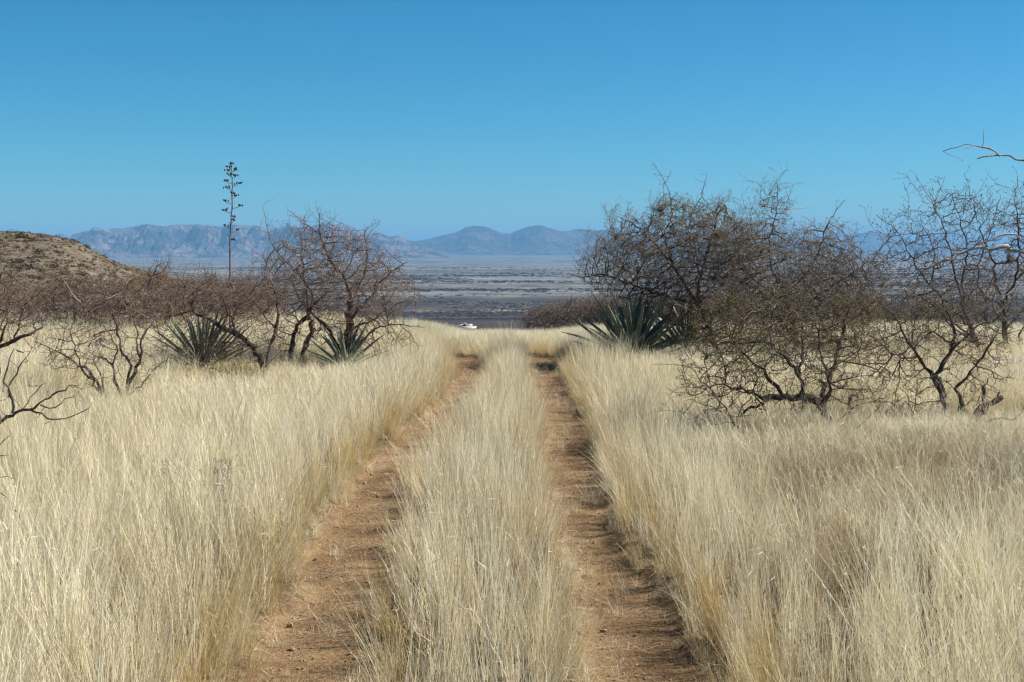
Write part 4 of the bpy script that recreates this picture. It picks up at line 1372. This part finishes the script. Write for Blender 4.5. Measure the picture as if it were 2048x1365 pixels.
o, gz = far_root('ranch_house', 'small house with a pale gabled roof far below the crest', 'house', 928)
zr = ztop(647.0) - gz
wb = Build(); box(wb, -4.2, 2.2, 0, 9, 0, zr - 1.9); link('wall', wb.mesh('wall', M_WALL), o)
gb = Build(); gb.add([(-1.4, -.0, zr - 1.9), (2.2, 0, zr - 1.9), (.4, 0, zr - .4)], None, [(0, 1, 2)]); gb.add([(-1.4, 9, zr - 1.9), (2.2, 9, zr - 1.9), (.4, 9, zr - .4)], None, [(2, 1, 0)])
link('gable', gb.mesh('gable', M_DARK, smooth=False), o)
rb = Build(); gable(rb, -1.4, 2.2, 0, 9, zr - 1.8, 1.7); rf = link('roof', rb.mesh('roof', M_ROOFW, smooth=False), o)
rb = Build(); v = [(-4.6, -.6, zr - 2.2), (-1.0, -.6, zr - 1.0), (-1.0, 9.5, zr - 1.0), (-4.6, 9.5, zr - 2.2)]; v += [(a, b, c + .2) for a, b, c in v]
rb.add(v, [(0, 1, 2, 3), (7, 6, 5, 4), (0, 4, 5, 1), (1, 5, 6, 2), (2, 6, 7, 3), (3, 7, 4, 0)])
link('roof', rb.mesh('roof', M_ROOFW, smooth=False), o)
wn_ = Build(); box(wn_, -3.4, -2.4, -.08, .05, zr - 3.4, zr - 2.5); link('window', wn_.mesh('window', M_DARK, smooth=False), o)
o, gz = far_root('shed', 'small tan-roofed shed right of the far house', 'shed', 939.5)
zr = ztop(649.5) - gz
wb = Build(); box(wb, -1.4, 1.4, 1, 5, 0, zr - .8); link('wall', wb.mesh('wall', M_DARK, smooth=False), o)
rb = Build(); v = [(-1.6, .4, zr - .9), (1.6, .4, zr - .9), (1.6, 5.4, zr), (-1.6, 5.4, zr)]; v += [(a, b, c + .15) for a, b, c in v]
rb.add(v, [(3, 2, 1, 0), (4, 5, 6, 7), (0, 1, 5, 4), (1, 2, 6, 5), (2, 3, 7, 6), (3, 0, 4, 7)])
link('roof', rb.mesh('roof', M_ROOFT, smooth=False), o)
o, gz = far_root('long_barn', 'long low building with a bright white roof before the far house', 'barn', 936, 880)
zr = ztop(653.6, 880) - gz
wb = Build(); box(wb, -4.6, 4.8, 0, 5, 0, zr - 1.0); link('wall', wb.mesh('wall', M_WALL, smooth=False), o)
rb = Build(); v = [(-5, -.5, zr - 1.0), (5.2, -.5, zr - 1.0), (5.2, 5.4, zr), (-5, 5.4, zr)]; v += [(a, b, c + .15) for a, b, c in v]
rb.add(v, [(3, 2, 1, 0), (4, 5, 6, 7), (0, 1, 5, 4), (1, 2, 6, 5), (2, 3, 7, 6), (3, 0, 4, 7)])
link('roof', rb.mesh('roof', M_ROOFW, smooth=False), o)


# ------------------------------------------------------------------ scattered ground cover (stuff)
def source(cname, meshes):
    c = bpy.data.collections.new(cname)
    for i, me in enumerate(meshes):
        o = bpy.data.objects.new('%s_%02d' % (cname, i), me)
        c.objects.link(o)
    return c


def scatter(name, label, coll, P, rot, scl, pick):
    me = np_mesh(name, P, attrs={'rot': rot, 'scl': scl})
    a = me.attributes.new('pick', 'INT', 'POINT'); a.data.foreach_set('value', np.asarray(pick, np.int32))
    o = link(name, me)
    ng = bpy.data.node_groups.new(name + '_scatter', 'GeometryNodeTree')
    ng.interface.new_socket('Geometry', in_out='INPUT', socket_type='NodeSocketGeometry')
    ng.interface.new_socket('Geometry', in_out='OUTPUT', socket_type='NodeSocketGeometry')
    gi = ng.nodes.new('NodeGroupInput'); go = ng.nodes.new('NodeGroupOutput')
    ci = ng.nodes.new('GeometryNodeCollectionInfo'); ci.inputs['Collection'].default_value = coll
    ci.inputs['Separate Children'].default_value = True; ci.inputs['Reset Children'].default_value = True
    ip = ng.nodes.new('GeometryNodeInstanceOnPoints'); ip.inputs['Pick Instance'].default_value = True

    def na(n, t):
        x = ng.nodes.new('GeometryNodeInputNamedAttribute'); x.data_type = t; x.inputs['Name'].default_value = n
        return x.outputs['Attribute']
    er = ng.nodes.new('FunctionNodeEulerToRotation')
    ng.links.new(na('rot', 'FLOAT_VECTOR'), er.inputs[0])
    ng.links.new(gi.outputs[0], ip.inputs['Points'])
    ng.links.new(ci.outputs[0], ip.inputs['Instance'])
    ng.links.new(na('pick', 'INT'), ip.inputs['Instance Index'])
    ng.links.new(er.outputs[0], ip.inputs['Rotation'])
    ng.links.new(na('scl', 'FLOAT_VECTOR'), ip.inputs['Scale'])
    ng.links.new(ip.outputs[0], go.inputs[0])
    md = o.modifiers.new('scatter', 'NODES'); md.node_group = ng
    return tag(o, label, kind='stuff')


def tufts(cname, mat, k, n, hmin, hmax, spread, br, width, nseg, curl, head, seed):
    L = []
    for i in range(k):
        rng = np.random.default_rng(seed + i)
        V, Q, A = ribbons(n, rng, hmin, hmax, spread, br, width, nseg, curl, head)
        L.append(np_mesh(cname, V, Q, None, mat, {'blade': A}, smooth=False))
    return source(cname, L)


def wedge(n, y0, y1, rng, half=.46, pad=1.2):
    """Random points over the seen wedge of ground, even in area."""
    y = np.sqrt(rng.uniform(y0 ** 2, y1 ** 2, n))
    x = rng.uniform(-1, 1, n) * (half * y + pad)
    return x, y


KEEP = [(2015, 21.5, .7, .35), (1600, 14.4, 1.1, .52), (1900, 15.5, .8, .5), (230, 16.8, .7, .55), (1970, 15.2, .9, .32), (560, 20.6, .7, .6), (1262, 24.2, .8, .28), (410, 21.6, .5, .5), (690, 22.1, .5, .45), (1372, 26.6, .5, .6), (462, 19.8, .5, .55)]


def short_near(x, y):
    f = np.ones_like(x)
    for (px, D, r, m) in KEEP:
        X = (px - 1024) / FPX * D
        d = np.sqrt((x - X) ** 2 + (y - D) ** 2)
        f = np.minimum(f, m + (1 - m) * smoothstep(r, r + .8, d))
        front = (np.abs(x - X * y / D) < r * 1.3) & (y < D) & (y > D - 2.2)
        f = np.where(front, np.minimum(f, .58), f)
    return f


def place(coll_n, x, y, rng, hs, lean=None, tilt=.10):
    z = terr(x, y)
    n = len(x)
    rot = np.stack([rng.normal(size=n) * tilt, rng.normal(size=n) * tilt, rng.uniform(0, 2 * np.pi, n)], -1)
    if lean is not None:
        # tilt about Y leans the tuft towards +X; the tuft's own spin is left at random by its picked mesh
        rot[:, 1] += lean
        rot[:, 2] = rng.normal(size=n) * .25
    s = np.stack([hs * rng.uniform(.85, 1.15, n), hs * rng.uniform(.85, 1.15, n), hs], -1)
    return np.stack([x, y, z], -1), rot, s, rng.integers(0, coll_n, n)


grng = np.random.default_rng(99)


def patches(cname, mat, k, size, per, n, hmin, hmax, spread, br, width, nseg, curl, head, seed, hvar=(.7, 1.15), tilt=.13):
    """k square patches of turf, each made of many tufts in one mesh."""
    L = []
    for i in range(k):
        rng = np.random.default_rng(seed + i)
        VV = []; QQ = []; AA = []; c = 0
        for j in range(per):
            m = max(8, int(n * rng.uniform(.6, 1.4)))
            V, Q, A = ribbons(m, rng, hmin, hmax, spread, br * rng.uniform(.7, 1.5), width, nseg, curl, head)
            V = V * rng.uniform(*hvar)
            tx, ty = rng.normal(size=2) * tilt
            V = V + np.stack([V[:, 2] * tx, V[:, 2] * ty, -np.abs(V[:, 2]) * (tx * tx + ty * ty) * .4], -1)
            V = V + np.array((rng.uniform(-.5, .5) * size, rng.uniform(-.5, .5) * size, 0))
            A = A.copy(); A[:, 1] = .4 * A[:, 1] + .6 * rng.random()
            VV.append(V); QQ.append(Q + c); AA.append(A); c += len(V)
        L.append(np_mesh(cname, np.concatenate(VV), np.concatenate(QQ), None, mat, {'blade': np.concatenate(AA)}, smooth=False))
    return source(cname, L)


def rut_dist(x, y):
    sh = rut_shift(y)
    dl = x - (np.interp(y, RY, RL) + sh); dr = x - (np.interp(y, RY, RR) + sh)
    return np.where(np.abs(dl) < np.abs(dr), dl, dr)


def lay(name, label, coll, k, size, y0, y1, rng, hs, cond, half=.46, pad=1.4):
    """Tile a field with turf patches on a jittered grid."""
    st = size * .86
    gy = np.arange(y0, y1, st)
    X = []; Y = []
    for yy in gy:
        gx = np.arange(-(half * yy + pad), half * yy + pad, st) + rng.uniform(0, st)
        X.append(gx); Y.append(np.full(len(gx), yy))
    x = np.concatenate(X); y = np.concatenate(Y)
    x = x + rng.normal(size=len(x)) * st * .10; y = y + rng.normal(size=len(x)) * st * .10
    kp = cond(x, y)
    x, y = x[kp], y[kp]; n = len(x)
    big = .5 + .5 * vnoise(x * .45, y * .45, 61)
    h = hs * (.80 + .34 * big) * rng.uniform(.92, 1.08, n) * short_near(x, y)
    rot = np.zeros((n, 3)); rot[:, 2] = rng.uniform(0, 6.283, n)
    # follow the slope of the ground
    sl = (terr(x, y + .4, False) - terr(x, y - .4, False)) / .8
    sx = (terr(x + .4, y, False) - terr(x - .4, y, False)) / .8
    c, sn = np.cos(rot[:, 2]), np.sin(rot[:, 2])
    tx, ty = sl, -sx
    rot[:, 0] = c * tx + sn * ty; rot[:, 1] = -sn * tx + c * ty
    s = np.stack([np.ones(n), np.ones(n), h], -1)
    return scatter(name, label, coll, np.stack([x, y, terr(x, y, False)], -1), rot, s, rng.integers(0, k, n))


def is_brown(x, y):
    right = smoothstep(.9, 2.0, x) * (1 - smoothstep(12.5, 17, y))
    spot = np.exp(-((x - 3.1) / 1.0) ** 2 - ((y - 10.2) / 1.7) ** 2)
    return .5 * spot + right * (.5 + .5 * vnoise(x * .8 + 3, y * .8, 77)) + .05 * vnoise(x * 2, y * 2, 78) > .50


FREE = lambda x, y, m: np.abs(rut_dist(x, y)) > m
PA = patches('lovegrass_turf', M_GRASS, 8, .7, 20, 25, .40, .94, .13, .06, .0047, 4, .26, .03, 1000)
PB = patches('lovegrass_far_turf', M_GRASS, 6, 1.4, 72, 28, .42, .84, .13, .085, .0068, 3, .3, .06, 1100)
PW = patches('brown_turf', M_BROWN, 5, .7, 13, 56, .30, .58, .32, .08, .0022, 4, .6, .9, 1400, tilt=.2)
PM = patches('mixed_turf', M_GRASS, 5, .7, 15, 27, .45, .90, .22, .07, .0042, 5, .7, .10, 1500, tilt=.2)
lay('tall_grass', 'tall pale dry grass filling the fields beside the ruts', PA, 8, .7, 4.2, 15.5, grng, .74, lambda x, y: FREE(x, y, .82) & ~is_brown(x, y) & ~(vnoise(x * .9 + 11, y * .9, 88) > .38))
lay('far_grass', 'pale dry grass running up to the crest of the rise', PB, 6, 1.4, 15.2, 37.5, grng, .66, lambda x, y: FREE(x, y, 1.15))
lay('brown_grass', 'grey-brown seeding grass in the right field', PW, 5, .7, 4.2, 17, grng, .8, lambda x, y: FREE(x, y, .82) & is_brown(x, y))
lay('mixed_grass', 'arching straw stems among the grey-brown grass', PM, 5, .7, 4.2, 17, grng, .72, lambda x, y: FREE(x, y, .82) & is_brown(x, y) & (grng.random(len(x)) < .8))
lay('loose_grass', 'looser leaning pale grass in patches of the fields', PM, 5, .7, 4.2, 15.5, grng, .74, lambda x, y: FREE(x, y, .82) & (vnoise(x * .9 + 11, y * .9, 88) > .38) & ~is_brown(x, y))
TT = tufts('straw_stem', M_GRASS, 8, 3, .55, 1.0, .22, .03, .0046, 6, .5, .9, 1700)
x, y = wedge(1500, 4.6, 17, grng)
kp = np.abs(rut_dist(x, y)) > .35
x, y = x[kp], y[kp]
P, rot, s_, pk = place(8, x, y, grng, grng.uniform(.65, .95, len(x)), None, .16)
scatter('straw_stems', 'single taller straw stems standing above the grass', TT, P, rot, s_, pk)

NT = 12
TA = tufts('lovegrass_tuft', M_GRASS, NT, 30, .40, .92, .15, .075, .0050, 4, .30, .03, 1600)
TG = tufts('golden_tuft', M_GOLD, 8, 34, .22, .50, .24, .07, .0028, 4, .6, .25, 1200)
TS = tufts('short_tuft', M_GRASS, 8, 40, .08, .24, .42, .06, .0026, 3, .7, .1, 1300)


def band(n, y0, y1, rng):
    y = rng.uniform(y0, y1, n)
    return rng.uniform(-2.6, 2.3, n) + rut_shift(y), y


def tilted(x, y, rng, hs, lean, k):
    P, rot, s, pk = place(k, x, y, rng, hs)
    rot[:, 2] = rng.uniform(0, 6.283, len(x))
    la = lean + rng.normal(size=len(x)) * .09; lb = rng.normal(size=len(x)) * .10
    c, sn = np.cos(rot[:, 2]), np.sin(rot[:, 2])
    tx, ty = -lb, la
    rot[:, 0] = c * tx + sn * ty; rot[:, 1] = -sn * tx + c * ty
    return P, rot, s, pk


# the strip between the ruts and the verges: single tufts leaning over the bare soil
x, y = band(int(4.9 * 33 * 31), 4.2, 37, grng)
d = rut_dist(x, y); ad = np.abs(d)
lim = np.where(y < 15.4, .95, 1.45)
keep = (rut_mask(x, y) < .22 + .2 * grng.random(len(x))) & (ad < lim)
keep &= grng.random(len(x)) < np.where(y > 20, .7, 1)
x, y, d, ad = x[keep], y[keep], d[keep], ad[keep]
edge = np.exp(-(np.clip(ad - .30, 0, 9) / .20) ** 2)
hs = .72 * (.80 + .3 * (.5 + .5 * vnoise(x * .7, y * .7, 61))) * grng.uniform(.8, 1.15, len(x)) * (1 - .30 * edge)
P, rot, s, pk = tilted(x, y, grng, hs, -np.sign(d) * edge * grng.uniform(.0, .45, len(x)), NT)
s[:, :2] *= np.where(y > 15, 1.5, 1.0)[:, None]
s[:, 2] *= 1 - .45 * smoothstep(26.5, 29.5, y)
scatter('verge_grass', 'pale grass of the strip between the ruts and the verges', TA, P, rot, s, pk)

x, y = band(9000, 4.4, 33, grng)
d = rut_dist(x, y); ad = np.abs(d)
keep = (ad < .56) & (rut_mask(x, y) < .75) & (grng.random(len(x)) < .75)
keep &= ~((x > np.interp(y, RY, RL)) & (x < np.interp(y, RY, RR)) & (grng.random(len(x)) < .6))
x, y, d = x[keep], y[keep], d[keep]
P, rot, s, pk = tilted(x, y, grng, grng.uniform(.4, 1.0, len(x)), -np.sign(d) * .15, 8)
scatter('golden_grass', 'golden grass along the edges of the ruts', TG, P, rot, s, pk)

x, y = band(9000, 4.4, 24, grng)
rm = rut_mask(x, y)
keep = ((rm > .12) & (rm < .8) & (grng.random(len(x)) < .7)) | ((rm >= .8) & (grng.random(len(x)) < .06))
x, y = x[keep], y[keep]
P, rot, s, pk = tilted(x, y, grng, grng.uniform(.3, .9, len(x)), 0, 8)
scatter('short_grass', 'short grass tufts at the margins of the ruts', TS, P, rot, s, pk)

# grass past the crest, down the slope
lay('slope_grass', 'pale grass on the slope past the crest', PB, 6, 1.4, 37.5, 62, grng, .66, lambda x, y: grng.random(len(x)) < .6)

# gravel and straw on the ruts
ST = source('gravel', [stone_mesh(40 + i, M_STONE) for i in range(5)])
x, y = wedge(150000, 4.6, 30, grng, .12, .9)
rm = rut_mask(x, y)
keep = (rm > .25) & (grng.random(len(x)) < .5)
x, y = x[keep], y[keep]
n = len(x)
sz = .0035 + .006 * grng.random(n) ** 3 + (grng.random(n) < .012) * grng.uniform(.006, .016, n)
P = np.stack([x, y, terr(x, y) + sz * .2], -1)
scatter('gravel', 'small reddish gravel strewn in the ruts', ST, P, grng.uniform(0, 6.28, (n, 3)), np.stack([sz, sz, sz], -1), grng.integers(0, 5, n))

LV = []
for i in range(5):
    rng = np.random.default_rng(700 + i)
    V, Q, A = ribbons(14, rng, .05, .22, .1, .10, .0024, 3, .4)
    V2 = np.stack([V[:, 2], V[:, 0], V[:, 1] * .10 + .006], -1)
    a = rng.uniform(0, 6.28, 14)
    m = 14
    lay = np.arange(len(V)) % m
    c, sn = np.cos(a[lay]), np.sin(a[lay])
    V2 = np.stack([V2[:, 0] * c - V2[:, 1] * sn, V2[:, 0] * sn + V2[:, 1] * c, V2[:, 2]], -1)
    LV.append(np_mesh('litter', V2, Q, None, M_STRAW, {'blade': A}, smooth=False))
LC = source('straw_litter', LV)
x, y = wedge(52000, 4.6, 26, grng, .2, .8)
rm = rut_mask(x, y)
keep = (grng.random(len(x)) < np.where(rm > .7, .10, .55)) & (rm > .02)
x, y = x[keep], y[keep]; n = len(x)
P = np.stack([x, y, terr(x, y)], -1)
rot = np.stack([grng.normal(size=n) * .08, grng.normal(size=n) * .08, grng.uniform(0, 6.28, n)], -1)
sc = grng.uniform(.6, 1.3, n)
scatter('straw_litter', 'broken straw lying on the bare soil', LC, P, rot, np.stack([sc, sc, sc], -1), grng.integers(0, 5, n))


# scrub on the hillside and on the near valley floor
def scrub_mesh(seed, mat, n=90):
    rng = np.random.default_rng(seed)
    d = rng.normal(size=(n, 3)); d[:, 2] = np.abs(d[:, 2]); d /= np.linalg.norm(d, axis=1, keepdims=True)
    p = d * (rng.random((n, 1)) ** .5) * np.array((1, 1, .75))
    V, q = leaflets(p, rng, (.3, .6), .45, 0)
    return np_mesh('scrub', V, q, None, mat, smooth=False)


SC = source('hill_scrub', [scrub_mesh(800 + i, M_SCRUB) for i in range(5)] + [scrub_mesh(810 + i, M_TANLEAF, 60) for i in range(3)]+ [scrub_mesh(815, M_SCRUB, 40)])
x = grng.uniform(-185, -45, 42000); y = grng.uniform(110, 300, 42000)
hv_ = hill_h(x, y)
keep = (hv_ > 1.0) & (grng.random(len(x)) < .75 + .7 * fbm(x / 14, y / 22, 3, 90))
x, y = x[keep], y[keep]; n = len(x)
sz = np.clip(.15 * np.exp(grng.normal(size=n) * .55), .06, .9) * (1 + 1.2 * (grng.random(n) < .03))
P = np.stack([x, y, hill_z(x, y)], -1)
pick = np.where(grng.random(n) < .60, grng.integers(0, 5, n), grng.integers(5, 9, n))
rot = np.stack([0 * x, 0 * x, grng.uniform(0, 6.28, n)], -1)
scatter('hillside_scrub', 'dark and straw-coloured scrub dotting the hillside', SC, P, rot, np.stack([sz * 1.2, sz * 1.2, sz * .9], -1), pick)

SV = source('valley_scrub', [scrub_mesh(850 + i, M_SCRUB2, 70) for i in range(5)])
x = grng.uniform(-.42, .42, 16000); y = 1500 * np.exp(grng.random(16000) * math.log(1.75)); x = x * y
vn = fbm(x / 160, y / 160, 3, 95)
keep = vn < .18
x, y = x[keep], y[keep]; n = len(x)
sz = grng.uniform(.9, 2.4, n)
P = np.stack([x, y, terr(x, y, False)], -1)
rot = np.stack([0 * x, 0 * x, grng.uniform(0, 6.28, n)], -1)
scatter('valley_scrub', 'dark thorn scrub covering the near valley floor', SV, P, rot, np.stack([sz * 1.4, sz * 1.4, sz], -1), grng.integers(0, 5, n))

x = grng.uniform(-.42, .42, 60000); y = 2500 * np.exp(grng.random(60000) * math.log(3.6)); x = x * y
vn = fbm(x / 420, y / 260, 4, 97) + .5 * fbm(x / 1500, y / 1100, 2, 98)
keep = (vn + grng.normal(size=len(x)) * .22 > .44) & (grng.random(len(x)) < .9)
x, y = x[keep], y[keep]; n = len(x)
sz = grng.uniform(1.6, 4.2, n) * (y / 3500) ** .45
P = np.stack([x, y, terr(x, y, False)], -1)
rot = np.stack([0 * x, 0 * x, grng.uniform(0, 6.28, n)], -1)
scatter('wash_trees', 'dark lines of trees along the washes of the valley', SV, P, rot, np.stack([sz * 1.8, sz * 1.8, sz], -1), grng.integers(0, 5, n))
print('washes', n)

print('verts', sum(len(m.vertices) for m in bpy.data.meshes), 'polys', sum(len(m.polygons) for m in bpy.data.meshes))
